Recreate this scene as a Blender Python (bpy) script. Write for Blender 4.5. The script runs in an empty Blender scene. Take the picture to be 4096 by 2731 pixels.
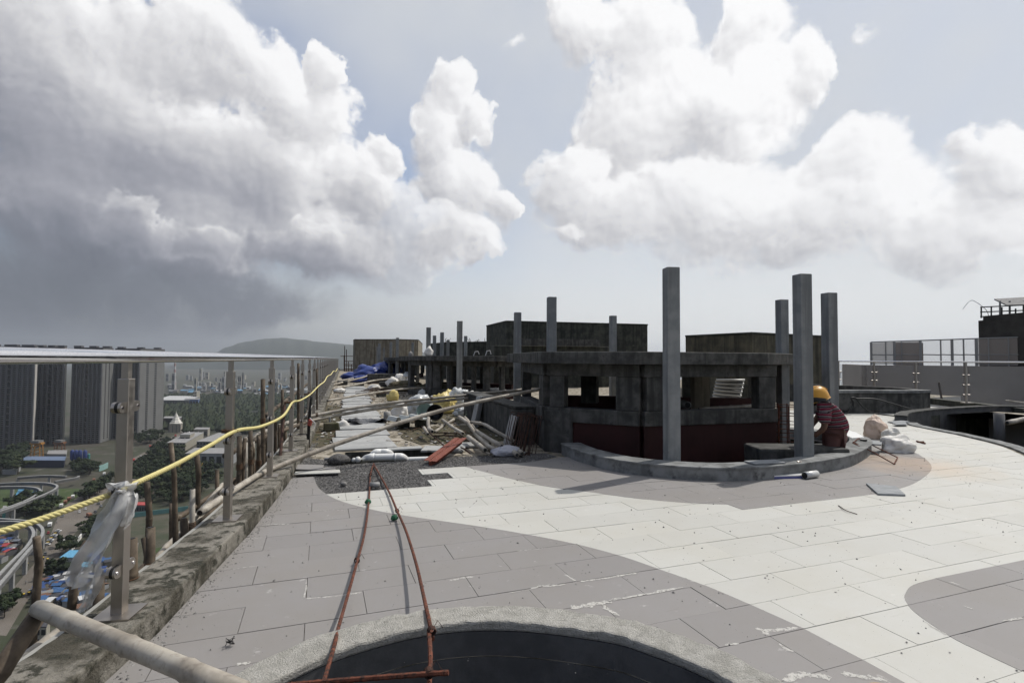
import bpy, bmesh, math, random
from mathutils import Vector, Matrix, noise as mnoise
sc = bpy.context.scene
col = sc.collection
random.seed(7)
# ---------------------------------------------------------------- camera
EYE = 1.35                      # eye height above the tiled roof (metres)
FPX = 2100.0                    # focal length in photo pixels (photo 4096 wide)
PITCH = math.atan(71.5/FPX); ROLL = 0.006; YAW = math.radians(20)
CF = Vector((math.sin(YAW)*math.cos(PITCH), math.cos(YAW)*math.cos(PITCH), math.sin(PITCH)))
_r0 = Vector((math.cos(YAW), -math.sin(YAW), 0)); _u0 = _r0.cross(CF)
CR = _r0*math.cos(ROLL) + _u0*math.sin(ROLL); CU = _u0*math.cos(ROLL) - _r0*math.sin(ROLL)
EYEP = Vector((0, 0, EYE))
camd = bpy.data.cameras.new('camera'); cam = bpy.data.objects.new('camera', camd); col.objects.link(cam)
camd.sensor_width = 36; camd.lens = FPX/4096*36; camd.clip_start = 0.05; camd.clip_end = 60000
cam.matrix_world = Matrix(((CR.x, CU.x, -CF.x, 0), (CR.y, CU.y, -CF.y, 0), (CR.z, CU.z, -CF.z, EYE), (0, 0, 0, 1)))
sc.camera = cam
# ---------------------------------------------------------------- exposure and light
sc.view_settings.view_transform = 'Standard'; sc.view_settings.look = 'None'
sc.view_settings.exposure = EXPOSURE = -0.50; sc.view_settings.gamma = 1
sc.render.engine = 'CYCLES'
sc.cycles.use_denoising = True; sc.cycles.use_adaptive_sampling = True; sc.cycles.adaptive_threshold = 0.02; sc.cycles.adaptive_min_samples = 8
sc.cycles.max_bounces = 6; sc.cycles.diffuse_bounces = 2; sc.cycles.glossy_bounces = 2; sc.cycles.transparent_max_bounces = 12
sc.cycles.volume_bounces = 0; sc.cycles.caustics_reflective = False; sc.cycles.caustics_refractive = False
SUN_AZ = math.radians(74.7); SUN_EL = math.radians(55.0)      # azimuth to the right of +Y
SUNV = Vector((math.sin(SUN_AZ)*math.cos(SUN_EL), math.cos(SUN_AZ)*math.cos(SUN_EL), math.sin(SUN_EL)))
sund = bpy.data.lights.new('sun', 'SUN'); sund.energy = 4.9; sund.angle = math.radians(0.53); sund.color = (1.0, 0.955, 0.89)
sun = bpy.data.objects.new('sun', sund); col.objects.link(sun); sun.location = (30, 10, 60)
sun.rotation_euler = (-SUNV).to_track_quat('-Z', 'Y').to_euler()

Z = {'r1':(0,1300,2.24),'r2':(0,1900,1.887),'r3':(900,1250,2.851),'r4':(1100,1500,1.96),'r5':(1900,1150,1.96),'r6':(2600,1050,1.742),
     'r7':(3300,1100,2.24),'r8':(3000,1600,2.146),'s1':(900,1700,1.521),'s2':(1900,1800,1.684),'s3':(2900,1800,1.684),'s4':(0,1400,3.136),
     's5':(0,1800,2.412),'s6':(600,1350,3.36),'s7':(1350,1250,2.94),'s8':(3200,1500,3.92),'f':(0,0,1/1.7415),'p':(0,0,1),
     't3':(1650,1600,3.92),'t4':(3700,1550,5.227),'t5':(950,1650,5.227),'t6':(300,2050,3.484)}
def px(z, x, y): a = Z[z]; return a[0]+x/a[2], a[1]+y/a[2]
def ray(x, y): return CF + CR*((x-2048)/FPX) - CU*((y-1365.5)/FPX)
def fl(z, x, y, h=0.0):                      # photo point lying on a level surface at height h
    d = ray(*px(z, x, y)); return EYEP + d*((h-EYE)/d.z)
def pd(z, x, y, depth):                      # photo point at a known distance along the view axis
    return EYEP + ray(*px(z, x, y))*depth
def depth_of(p): return (Vector(p)-EYEP).dot(CF)
def proj(p):
    v = Vector(p)-EYEP; d = v.dot(CF); return 2048+FPX*v.dot(CR)/d, 1365.5-FPX*v.dot(CU)/d
# ---------------------------------------------------------------- world: daylight sky with heaped clouds
world = bpy.data.worlds.new('World'); sc.world = world; world.use_nodes = True
wt = world.node_tree; wt.nodes.clear()
def N(t, typ, **kw):
    n = t.nodes.new(typ)
    for k, v in kw.items():
        if k == 'inp':
            for i, val in v.items():
                if hasattr(val, 'is_output'): t.links.new(val, n.inputs[i])
                else: n.inputs[i].default_value = val
        else: setattr(n, k, v)
    return n
def M(t, op, a, b=None, c=None, clamp=False):
    d = {0: a}
    if b is not None: d[1] = b
    if c is not None: d[2] = c
    return N(t, 'ShaderNodeMath', operation=op, use_clamp=clamp, inp=d).outputs[0]
def VM(t, op, a, b=None, c=None, out=0):
    d = {0: a}
    if b is not None: d[1] = b
    if c is not None: d[2] = c
    return N(t, 'ShaderNodeVectorMath', operation=op, inp=d).outputs[out]
def SS(t, x, a, b, lo=0.0, hi=1.0):
    return N(t, 'ShaderNodeMapRange', interpolation_type='SMOOTHSTEP', inp={0: x, 1: a, 2: b, 3: lo, 4: hi}).outputs[0]
def MIX(t, f, a, b):
    n = N(t, 'ShaderNodeMix', data_type='RGBA'); 
    for i, v in ((0, f), (6, a), (7, b)):
        if hasattr(v, 'is_output'): t.links.new(v, n.inputs[i])
        else: n.inputs[i].default_value = v if i == 0 else (*v, 1)
    return n.outputs[2]
def NOISE(t, vec, scale, detail=4, rough=0.5, out=0, **kw):
    return N(t, 'ShaderNodeTexNoise', inp={'Vector': vec, 'Scale': scale, 'Detail': detail, 'Roughness': rough, **kw}).outputs[out]
def uv_of(x, y):                              # photo point (2352-wide view) -> azimuth, elevation of that sky direction
    d = ray(x*1.7415, y*1.7415).normalized(); return math.atan2(d.x, d.y), math.asin(d.z)
LAY_A = [(120,90,430,210),(430,110,270,170),(590,160,190,130),(690,260,140,130),(757,175,38,98),(250,360,430,260),(560,420,330,220),(800,420,105,120),(857,350,60,62),(330,540,460,150),(720,560,260,90),
 (1330,60,105,110),(1470,90,130,120),(1490,230,200,170),(1720,65,125,100),(1848,160,95,125),(1640,250,260,190),(1420,340,150,190),(2030,35,60,40,.3)]
LAY_B = [(1020,205,88,75),(1098,275,60,75),(1005,320,98,130),(1050,430,150,120),(1155,490,66,75),(1050,560,120,70),(1160,120,50,40,.35),
 (1400,515,185,110),(1320,430,110,130),(1620,490,300,165),(1960,375,145,98),(1880,490,320,145),(2180,352,76,66),(2290,410,190,165),(2200,545,300,110)]
LAY_C = [(310,515,75,68),(345,560,120,45),(490,575,110,52),(690,550,95,60),(850,470,130,110),(960,545,190,95),(800,600,280,80),(1320,560,90,40,.5)]
LAY_D = [(60,650,540,190),(470,690,460,110),(200,780,700,110)]
COARSE = [(150,150,480,300),(480,250,380,260),(300,500,500,300),(700,300,200,200),(850,500,250,140),(1400,80,200,150),(1720,120,200,150),(1550,300,350,230)]
g = bpy.data.node_groups.new('cloud_detail', 'ShaderNodeTree')
g.interface.new_socket('P', in_out='INPUT', socket_type='NodeSocketVector')
g.interface.new_socket('Shape', in_out='OUTPUT', socket_type='NodeSocketFloat')
g.interface.new_socket('Relief', in_out='OUTPUT', socket_type='NodeSocketFloat')
gi = g.nodes.new('NodeGroupInput'); go = g.nodes.new('NodeGroupOutput'); pv = gi.outputs[0]
def N2(t, vec, scale, detail, rough, out):
    return N(t, 'ShaderNodeTexNoise', noise_dimensions='2D', inp={'Vector': vec, 'Scale': scale, 'Detail': detail, 'Roughness': rough}).outputs[out]
vor = N(g, 'ShaderNodeTexVoronoi', feature='F1', voronoi_dimensions='2D', normalize=True, inp={'Vector': pv, 'Scale': 8.0, 'Detail': 3.0, 'Roughness': .56, 'Lacunarity': 2.4}).outputs['Distance']
rel = M(g, 'SUBTRACT', .45, vor)
fb = N2(g, pv, 10.0, 7, .58, 0)
f1 = M(g, 'MULTIPLY', rel, .70)
f1 = M(g, 'MULTIPLY_ADD', M(g, 'SUBTRACT', fb, .5), .62, f1)
g.links.new(f1, go.inputs[0]); g.links.new(M(g, 'MULTIPLY_ADD', fb, .30, rel), go.inputs[1])
def blobs(t, p, lst, k, lit=False):
    """union of soft heaps; with lit also how far each place lies towards the sun on its own heap (-1..1)"""
    acc = None; S = None; W = None
    for it in lst:
        x, y, rx, ry = it[:4]; w = it[4] if len(it) > 4 else 1
        u, v = uv_of(x, y); u2, _ = uv_of(x+rx, y); u1, _ = uv_of(x-rx, y); _, v2 = uv_of(x, y-ry); _, v1 = uv_of(x, y+ry)
        ru = abs(u2-u1)/2; rv = abs(v2-v1)/2
        q = VM(t, 'MULTIPLY_ADD', p, (1/ru, 1/rv, 0), (-u/ru, -v/rv, 0))
        b = M(t, 'MULTIPLY_ADD', VM(t, 'DOT_PRODUCT', q, q, out=1), -w, w, clamp=True)
        acc = b if acc is None else N(t, 'ShaderNodeMath', operation='SMOOTH_MAX', inp={0: acc, 1: b, 2: k}).outputs[0]
        if lit:
            w2 = M(t, 'MULTIPLY', b, b); sd = VM(t, 'DOT_PRODUCT', q, (LU[0], LU[1], 0), out=1)
            S = M(t, 'MULTIPLY', w2, sd) if S is None else M(t, 'MULTIPLY_ADD', w2, sd, S)
            W = w2 if W is None else M(t, 'ADD', W, w2)
    acc = M(t, 'SUBTRACT', acc, k)
    return (acc, M(t, 'DIVIDE', S, M(t, 'ADD', W, .02))) if lit else acc
LU = (.62, .78)                                                          # towards the sun, in azimuth / elevation
D0 = N(wt, 'ShaderNodeTexCoord').outputs['Generated']
sz = N(wt, 'ShaderNodeSeparateXYZ', inp={0: D0})
p0 = N(wt, 'ShaderNodeCombineXYZ', inp={0: M(wt, 'ARCTAN2', sz.outputs[0], sz.outputs[1]), 1: M(wt, 'ARCSINE', sz.outputs[2])}).outputs[0]
wn = VM(wt, 'SUBTRACT', N2(wt, p0, 5.0, 2, .55, 1), (.5,.5,.5))
wn2 = VM(wt, 'SUBTRACT', N2(wt, p0, 19.0, 1, .5, 1), (.5,.5,.5))
wn3 = VM(wt, 'SUBTRACT', N2(wt, p0, 52.0, 3, .6, 1), (.5,.5,.5))
p3 = VM(wt, 'MULTIPLY_ADD', wn, (.05,.05,0), p0)
p2 = VM(wt, 'MULTIPLY_ADD', wn2, (.036,.036,0), VM(wt, 'MULTIPLY_ADD', wn, (.10,.10,0), p0))
p2 = VM(wt, 'MULTIPLY_ADD', wn3, (.022,.022,0), p2)
# outside the photographed part unseen heaps go on, thinned to keep the fill light low
cen = ray(2048, 700).normalized()
off = SS(wt, VM(wt, 'DOT_PRODUCT', D0, tuple(cen), out=1), .80, .55)
gen = SS(wt, N2(wt, p0, 2.1, 1, .5, 0), .53, .75)
def detail(vec): return N(wt, 'ShaderNodeGroup', node_tree=g, inp={0: vec}).outputs
d0 = detail(p3); d1 = detail(VM(wt, 'ADD', p3, (LU[0]*.012, LU[1]*.012, 0))); n0 = d0[0]
dif = M(wt, 'SUBTRACT', d0[1], d1[1])
soft = M(wt, 'MULTIPLY', dif, -3.0, clamp=True)
elv = sz.outputs[2]
sunness = SS(wt, VM(wt, 'DOT_PRODUCT', D0, tuple(SUNV), out=1), .0, .8)
mass = blobs(wt, VM(wt, 'ADD', VM(wt, 'MULTIPLY_ADD', wn, (.10,.10,0), p0), (LU[0]*.12, LU[1]*.12, 0)), COARSE, .5)   # cloud standing between here and the sun
shade = M(wt, 'MULTIPLY', SS(wt, mass, .0, .75), SS(wt, sunness, .3, 1.0, 1.0, .30))
sky = N(wt, 'ShaderNodeTexSky', sky_type='NISHITA', sun_disc=False, sun_elevation=SUN_EL, sun_rotation=SUN_AZ, air_density=1.3, dust_density=1.2, ozone_density=1.5)
skc = VM(wt, 'MULTIPLY', sky.outputs[0], (.108,.120,.148))
veil = M(wt, 'MULTIPLY', SS(wt, NOISE(wt, D0, 3.0, 3, .6), .28, .75), M(wt, 'MULTIPLY_ADD', sunness, .8, .06))
skc = MIX(wt, veil, skc, (.88,.91,.96))
skc = MIX(wt, M(wt, 'MULTIPLY', SS(wt, sunness, .42, 1.0), .78), skc, (.90,.935,.98))   # sunlit milky air on the sun's side
lowc = MIX(wt, SS(wt, VM(wt, 'DOT_PRODUCT', D0, tuple(SUNV), out=1), -.12, .50), (.24,.265,.29), (1.12,1.14,1.15))               # pale, sunlit haze bank along the horizon
skc = MIX(wt, M(wt, 'MULTIPLY', SS(wt, elv, .36, .02), .96), skc, lowc)
def ramp(x):
    cr = N(wt, 'ShaderNodeValToRGB', inp={0: x}); e = cr.color_ramp.elements
    e[0].position = 0; e[0].color = (.15,.17,.21,1); e[1].position = 1; e[1].color = (1.36,1.36,1.37,1)
    for p_, c_ in ((.30,(.30,.32,.385,1)),(.55,(.52,.53,.595,1)),(.78,(.90,.90,.93,1))):
        k = e.new(p_); k.color = c_
    return cr.outputs[0]
def layer(below, bs, base, rimk, shk, dk, dmax, fade, dens_rng=(.08,.26), solid=True):
    b, sph = bs if isinstance(bs, tuple) else (bs, None)
    f = M(wt, 'MULTIPLY_ADD', n0, SS(wt, b, .0, .3), b)
    hi = M(wt, 'ADD', M(wt, 'MULTIPLY_ADD', soft, .35, dens_rng[1]), M(wt, 'MULTIPLY', sunness, .16))
    if sph is not None: hi = M(wt, 'MULTIPLY_ADD', M(wt, 'MULTIPLY', sph, -1.0, clamp=True), .75, hi)   # shaded undersides fray out
    dn = SS(wt, f, dens_rng[0]-.06, hi)
    if solid: dn = M(wt, 'MAXIMUM', dn, SS(wt, b, .35, .80))
    if fade: dn = M(wt, 'MULTIPLY', dn, SS(wt, elv, fade[0], fade[1]))
    dn = M(wt, 'MULTIPLY', dn, dmax)
    l = M(wt, 'MULTIPLY_ADD', dif, SS(wt, b, .05, .7, dk, dk*.34), base)
    l = M(wt, 'MULTIPLY_ADD', SS(wt, f, .85, .15), rimk, l)
    if sph is not None: l = M(wt, 'MULTIPLY_ADD', sph, .34, l)
    l = M(wt, 'MULTIPLY_ADD', shade, -shk, l)
    l = M(wt, 'MULTIPLY_ADD', sunness, .20, l)
    l = M(wt, 'MULTIPLY_ADD', M(wt, 'MULTIPLY', SS(wt, elv, .36, .04), SS(wt, sunness, .1, .7, 1.0, .15)), -.22, l, clamp=True)
    return MIX(wt, dn, below, ramp(l))
bA, sA = blobs(wt, p2, LAY_A, .14, True); bA = M(wt, 'MAXIMUM', bA, M(wt, 'MULTIPLY', off, gen))
c_ = layer(skc, (bA, sA), .72, .08, .29, 1.25, 1.0, None)
c_ = layer(c_, blobs(wt, p2, LAY_D, .3), .36, .10, .08, .7, .92, (-.02,.05), (.0,.75))
c_ = layer(c_, blobs(wt, p2, LAY_B, .14, True), .70, .10, .10, 1.25, .97, (.05,.16))
c_ = layer(c_, blobs(wt, p2, LAY_C, .10, True), .66, .10, .08, 1.25, .80, (.05,.20), (.02,.45), False)
colr = c_
bg = N(wt, 'ShaderNodeBackground', inp={0: colr, 1: 1.0})
wo = N(wt, 'ShaderNodeOutputWorld', inp={0: bg.outputs[0]})
world.cycles.sampling_method = 'NONE'
# ================================================================ materials (procedural)
MATS = {}
def newmat(name):
    m = bpy.data.materials.new(name); m.use_nodes = True; t = m.node_tree
    b = t.nodes['Principled BSDF']; return m, t, b
def lk(t, out, inp): t.links.new(out, inp)
def coords(t, obj=True):
    return N(t, 'ShaderNodeTexCoord').outputs['Object' if obj else 'Generated']
def bump(t, b, h, strength=.3, dist=.01):
    n = N(t, 'ShaderNodeBump', inp={'Height': h, 'Strength': strength, 'Distance': dist}); lk(t, n.outputs[0], b.inputs['Normal'])
def mat_mottle(name, c1, c2, scale=6, rough=.85, detail=6, bstr=.25, bdist=.004, c3=None, s3=40, thr=(.42,.62), streak=None, spec=.3, metal=0, lo=.35, hi=.65):
    """two-tone mottled surface; optional dark specks (c3) and vertical run-off streaks (streak colour)"""
    if name in MATS: return MATS[name]
    m, t, b = newmat(name); co = coords(t)
    n1 = NOISE(t, co, scale, detail, .62)
    c = MIX(t, SS(t, n1, lo, hi), c1, c2)
    if streak:
        st = NOISE(t, VM(t, 'MULTIPLY', co, (1, 1, .06)), 7, 5, .6)
        c = MIX(t, M(t, 'MULTIPLY', SS(t, st, .45, .66), .85), c, streak)
    if c3:
        n3 = NOISE(t, co, s3, 5, .6); c = MIX(t, SS(t, n3, thr[0], thr[1]), c, c3)
    lk(t, c, b.inputs['Base Color']); b.inputs['Roughness'].default_value = rough; b.inputs['Metallic'].default_value = metal
    b.inputs['Specular IOR Level'].default_value = spec
    n2 = NOISE(t, co, scale*9, 5, .65); bump(t, b, n2, bstr, bdist)
    MATS[name] = m; return m
def mat_plain(name, c, rough=.5, metal=0, spec=.4, alpha=None, trans=0, var=.12, scale=8):
    if name in MATS: return MATS[name]
    m, t, b = newmat(name); co = coords(t); n = NOISE(t, co, scale, 4, .6)
    lk(t, MIX(t, n, tuple(x*(1-var) for x in c), tuple(min(1, x*(1+var)) for x in c)), b.inputs['Base Color'])
    lk(t, SS(t, n, .2, .8, max(.02, rough-.08), min(1, rough+.1)), b.inputs['Roughness'])
    b.inputs['Metallic'].default_value = metal; b.inputs['Specular IOR Level'].default_value = spec
    if trans: b.inputs['Transmission Weight'].default_value = trans
    if alpha is not None: b.inputs['Alpha'].default_value = alpha
    MATS[name] = m; return m
CONC = mat_mottle('concrete_grey', (.045,.045,.042), (.10,.098,.091), 5, c3=(.027,.027,.025), s3=9, thr=(.55,.78), streak=(.03,.03,.028))
COLM = mat_mottle('concrete_column', (.185,.193,.195), (.25,.256,.25), 4, bstr=.12, streak=(.14,.145,.145), c3=(.115,.115,.11), s3=14, thr=(.62,.80))
CONC_D = mat_mottle('concrete_dark_stained', (.03,.032,.027), (.075,.075,.06), 3, streak=(.022,.024,.02), c3=(.12,.12,.095), s3=5, thr=(.60,.78))
CONC_B = mat_mottle('concrete_brown_stained', (.15,.135,.105), (.235,.21,.165), 2, streak=(.085,.075,.055), c3=(.27,.25,.2), s3=3, thr=(.6,.8))
CURB = mat_mottle('curb_weathered', (.06,.054,.04), (.215,.20,.17), 3.2, detail=10, bstr=.9, bdist=.02, c3=(.035,.034,.024), s3=13, thr=(.50,.62), lo=.40, hi=.58)
RINGM = mat_mottle('ring_rough_cement', (.40,.385,.345), (.53,.512,.465), 14, detail=9, bstr=1.0, bdist=.02, c3=(.28,.27,.235), s3=45, thr=(.56,.72))
RINGM2 = mat_mottle('ring_smooth_cement', (.13,.133,.13), (.235,.24,.235), 5, bstr=.3, c3=(.08,.08,.078), s3=7, thr=(.52,.72))
SCREED = mat_mottle('screed_dirty', (.23,.20,.155), (.36,.325,.265), 2.2, detail=9, bstr=.6, bdist=.012, c3=(.10,.085,.055), s3=6, thr=(.48,.62))
SOIL = mat_mottle('soil_wet', (.065,.055,.032), (.125,.105,.065), 6, detail=9, bstr=.9, bdist=.03, c3=(.045,.05,.018), s3=5, thr=(.52,.64))
GRAVM = mat_mottle('gravel_dark', (.075,.072,.07), (.16,.155,.15), 60, detail=3, bstr=.9, bdist=.012)
STONE = mat_mottle('stone_chip', (.13,.125,.12), (.30,.29,.275), 9, bstr=.5)
RED = mat_mottle('red_oxide_wall', (.02,.005,.0045), (.032,.0075,.007), 3, rough=.7, streak=(.03,.008,.007))
STEEL = mat_plain('steel_brushed', (.42,.385,.345), .38, 1.0, var=.08, scale=30)
POLISH = mat_plain('steel_polished', (.72,.72,.74), .13, 1.0, var=.05, scale=12)
BLACK = mat_plain('rubber_black', (.012,.012,.012), .5)
RUST = mat_mottle('rusty_rebar', (.11,.035,.02), (.20,.07,.04), 25, rough=.85, bstr=.5, c3=(.05,.025,.018), s3=50)
RUSTD = mat_mottle('dark_rebar', (.03,.018,.014), (.07,.035,.025), 25, rough=.85)
REDST = mat_mottle('red_primer_steel', (.17,.05,.033), (.21,.066,.042), 9, rough=.7, c3=(.37,.25,.2), s3=38, thr=(.64,.72))
PVC = mat_plain('pvc_white', (.72,.72,.70), .35, var=.05)
PVCG = mat_plain('pvc_grey', (.24,.24,.235), .5, var=.1)
TARP = mat_plain('tarp_blue', (.018,.04,.19), .38, spec=.5, var=.3, scale=5)
SACK = mat_plain('sack_white', (.62,.60,.56), .6, var=.12, scale=9)
SACKP = mat_plain('sack_pinkish', (.55,.43,.35), .6, var=.18, scale=7)
BAGY = mat_plain('bag_yellow', (.55,.44,.16), .45, var=.15)
BAGC = mat_plain('bag_clear', (.55,.57,.57), .3, var=.15, alpha=.82)
FOIL = mat_plain('poly_clear', (.74,.74,.73), .25, var=.06, alpha=.6)
ROPE = mat_plain('rope_yellow', (.60,.53,.23), .6, var=.12, scale=60)
TWINE = mat_plain('twine_brown', (.10,.055,.03), .9, var=.3, scale=40)
GALV = mat_plain('galvanised_sheet', (.50,.50,.49), .42, .35, var=.15, scale=4)
PANEL = mat_mottle('cover_panel', (.29,.295,.29), (.37,.37,.36), 3, bstr=.1, c3=(.20,.19,.17), s3=7, thr=(.58,.72))
WHITEW = mat_plain('white_wash', (.74,.73,.70), .8, var=.08)
def mat_bamboo():
    m, t, b = newmat('bamboo'); co = coords(t)
    n = NOISE(t, VM(t, 'MULTIPLY', co, (1, 1, 1)), 4, 5, .6)
    n2 = NOISE(t, co, 30, 4, .6)
    oi = N(t, 'ShaderNodeObjectInfo').outputs['Random']
    c = MIX(t, SS(t, n, .35, .65), (.22,.19,.15), (.42,.385,.325))
    c = MIX(t, M(t, 'MULTIPLY', SS(t, n2, .5, .75), .6), c, (.09,.065,.045))
    c = MIX(t, M(t, 'MULTIPLY', oi, .4), c, (.20,.19,.175))
    lk(t, c, b.inputs['Base Color']); b.inputs['Roughness'].default_value = .6; bump(t, b, n2, .25, .004)
    return m
BAMB = mat_bamboo()
BAMBD = mat_mottle('bamboo_dark', (.055,.042,.03), (.13,.10,.07), 6, rough=.75, c3=(.19,.155,.115), s3=9, thr=(.58,.7))
NODEM = mat_plain('bamboo_node', (.13,.10,.07), .8, var=.3, scale=20)
def mat_tile(name, base, rough):
    m, t, b = newmat(name); co = coords(t)
    oi = N(t, 'ShaderNodeObjectInfo').outputs['Random']
    fine = NOISE(t, co, 320, 2, .5); big = NOISE(t, co, 1.3, 6, .65); mid = NOISE(t, co, 9, 6, .65)
    dk = tuple(x*.87 for x in base); lt = tuple(min(1, x*1.06) for x in base)
    c = MIX(t, fine, dk, lt)
    c = MIX(t, SS(t, big, .32, .72, 0, .5), c, tuple(x*y for x, y in zip(base, (.86,.83,.76))))       # dust
    c = MIX(t, SS(t, mid, .63, .72, 0, .35), c, (.60,.585,.55))                                         # dried cement film
    c = MIX(t, SS(t, NOISE(t, co, 2.6, 4, .6), .70, .78, 0, .45), c, tuple(x*y for x, y in zip(base, (.72,.68,.6))))
    sc_f = NOISE(t, VM(t, 'MULTIPLY', co, (1.2, 9, 1)), 3.0, 6, .7); c = MIX(t, SS(t, sc_f, .62, .72, 0, .28), c, tuple(x*y for x, y in zip(base, (.66,.63,.58))))      # scuffs
    c = MIX(t, SS(t, NOISE(t, co, 26, 5, .7), .64, .72, 0, .30), c, tuple(x*.6 for x in base))
    d_ = VM(t, 'DISTANCE', co, (7.3, 4.75, 0), out=1)                                                    # rust stain by the sacks
    st = M(t, 'MULTIPLY', SS(t, M(t, 'MULTIPLY_ADD', NOISE(t, co, 2.2, 5, .6), 1.3, d_), 1.75, .75), .32)
    c = MIX(t, st, c, (.50,.30,.14))
    d2_ = VM(t, 'DISTANCE', co, (2.20, 1.545, 0), out=1)                                                 # round rust ring near the front
    c = MIX(t, SS(t, d2_, .062, .055, 0, .6), c, (.42,.27,.12))
    c = MIX(t, M(t, 'MULTIPLY', M(t, 'SUBTRACT', oi, .4, clamp=True), .6), c, tuple(x*.80 for x in base))
    lk(t, c, b.inputs['Base Color']); b.inputs['Roughness'].default_value = rough; b.inputs['Specular IOR Level'].default_value = .3
    bump(t, b, mid, .10, .002)
    return m
TILE_G = mat_tile('tile_grey', (.25,.238,.23), .62)
TILE_W = mat_tile('tile_white', (.50,.495,.46), .6)
# ================================================================ mesh helpers
class MB:
    def __init__(s): s.v = []; s.f = []; s.mi = []; s.cur = 0
    def _f(s, f): s.f.append(f); s.mi.append(s.cur)
    def box(s, a, b):
        a, b = Vector(a), Vector(b); return s.obox((a+b)/2, Vector((1,0,0)), Vector((0,1,0)), Vector((0,0,1)), (b-a)/2)
    def obox(s, c, X, Y, Zv, h, taper=1.0):
        c = Vector(c); i = len(s.v)
        for sz in (-1, 1):
            k = taper if sz > 0 else 1
            for sx, sy in ((-1,-1),(1,-1),(1,1),(-1,1)):
                s.v.append(c + X*(sx*h[0]*k) + Y*(sy*h[1]*k) + Zv*(sz*h[2]))
        for f in ((3,2,1,0),(4,5,6,7),(0,1,5,4),(1,2,6,5),(2,3,7,6),(3,0,4,7)): s._f(tuple(i+k for k in f))
        return s
    def rbox(s, c, size, ang=0, tilt=None, jit=0):
        R = Matrix.Rotation(ang, 3, 'Z')
        if tilt: R = R @ Matrix.Rotation(tilt[0], 3, 'X') @ Matrix.Rotation(tilt[1], 3, 'Y')
        i = len(s.v)
        s.obox(c, R.col[0], R.col[1], R.col[2], [q/2 for q in size])
        if jit:
            for k in range(i, len(s.v)): s.v[k] = s.v[k] + Vector([random.uniform(-jit, jit) for _ in range(3)])
        return s
    def wall(s, A, B, z0, z1, th):            # upright slab between two ground points
        A = Vector((A[0], A[1], 0)); B = Vector((B[0], B[1], 0)); d = (B-A); L = d.length; d = d/L; n = Vector((-d.y, d.x, 0))
        return s.obox((A+B)/2 + Vector((0,0,(z0+z1)/2)), d, n, Vector((0,0,1)), (L/2, th/2, (z1-z0)/2))
    def tube(s, pts, r, n=8, cap=True, rf=None):
        pts = [Vector(p) for p in pts]; i0 = len(s.v); m = len(pts)
        T = []
        for k in range(m):
            d = pts[min(k+1, m-1)] - pts[max(k-1, 0)]; T.append(d.normalized() if d.length > 1e-9 else Vector((0,0,1)))
        up = Vector((0,0,1)) if abs(T[0].z) < .9 else Vector((1,0,0))
        X = T[0].cross(up).normalized()
        for k in range(m):
            X = (X - T[k]*X.dot(T[k])).normalized(); Y = T[k].cross(X)
            rr = (r[k] if isinstance(r, (list, tuple)) else r)
            for a in range(n):
                q = 2*math.pi*a/n; s.v.append(pts[k] + (X*math.cos(q) + Y*math.sin(q))*rr)
        for k in range(m-1):
            for a in range(n):
                b = (a+1) % n; s._f((i0+k*n+a, i0+k*n+b, i0+(k+1)*n+b, i0+(k+1)*n+a))
        if cap: s._f(tuple(i0+a for a in reversed(range(n)))); s._f(tuple(i0+(m-1)*n+a for a in range(n)))
        return s
    def prism(s, poly, z0, z1, bottom=True):
        i = len(s.v); n = len(poly)
        for z in (z0, z1):
            for p in poly: s.v.append(Vector((p[0], p[1], z)))
        s._f(tuple(i+n+k for k in range(n)))
        if bottom: s._f(tuple(i+k for k in reversed(range(n))))
        for k in range(n):
            j = (k+1) % n; s._f((i+k, i+j, i+n+j, i+n+k))
        return s
    def lathe(s, c, prof, n=16, axis='Z', cap=True):
        c = Vector(c); i = len(s.v)
        for r, z in prof:
            for a in range(n):
                q = 2*math.pi*a/n; s.v.append(c + Vector((r*math.cos(q), r*math.sin(q), z)))
        for k in range(len(prof)-1):
            for a in range(n):
                b = (a+1) % n; s._f((i+k*n+a, i+k*n+b, i+(k+1)*n+b, i+(k+1)*n+a))
        if cap: s._f(tuple(i+a for a in reversed(range(n)))); s._f(tuple(i+(len(prof)-1)*n+a for a in range(n)))
        return s
    def quad(s, a, b, c, d):
        i = len(s.v); s.v += [Vector(a), Vector(b), Vector(c), Vector(d)]; s._f((i, i+1, i+2, i+3)); return s
    def build(s, name, mat, parent=None, smooth=False, bevel=0, **tags):
        me = bpy.data.meshes.new(name); me.from_pydata([tuple(v) for v in s.v], [], s.f)
        ms = mat if isinstance(mat, (list, tuple)) else [mat]
        for m in ms: me.materials.append(m)
        if len(ms) > 1: me.polygons.foreach_set('material_index', s.mi)
        me.update()
        return link(name, me, parent, smooth, bevel, **tags)
def link(name, me, parent=None, smooth=False, bevel=0, label=None, cat=None, group=None, kind=None):
    o = bpy.data.objects.new(name, me); col.objects.link(o)
    if smooth and me: me.polygons.foreach_set('use_smooth', [True]*len(me.polygons)); me.update()
    if bevel:
        bv = o.modifiers.new('edge', 'BEVEL'); bv.width = bevel; bv.segments = 2; bv.limit_method = 'ANGLE'; bv.angle_limit = .7
    if parent:
        o.parent = parent; o.matrix_parent_inverse = Matrix.Translation(-parent.location) if parent.type == 'EMPTY' else Matrix()
    tag(o, label, cat, group, kind); return o
def tag(o, label=None, cat=None, group=None, kind=None):
    if label: o['label'] = label
    if cat: o['category'] = cat
    if group: o['group'] = group
    if kind: o['kind'] = kind
    return o
def thing(name, label, cat, loc=(0,0,0), group=None):
    o = bpy.data.objects.new(name, None); col.objects.link(o); o.location = loc; o.empty_display_size = .2
    return tag(o, label, cat, group)
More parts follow.
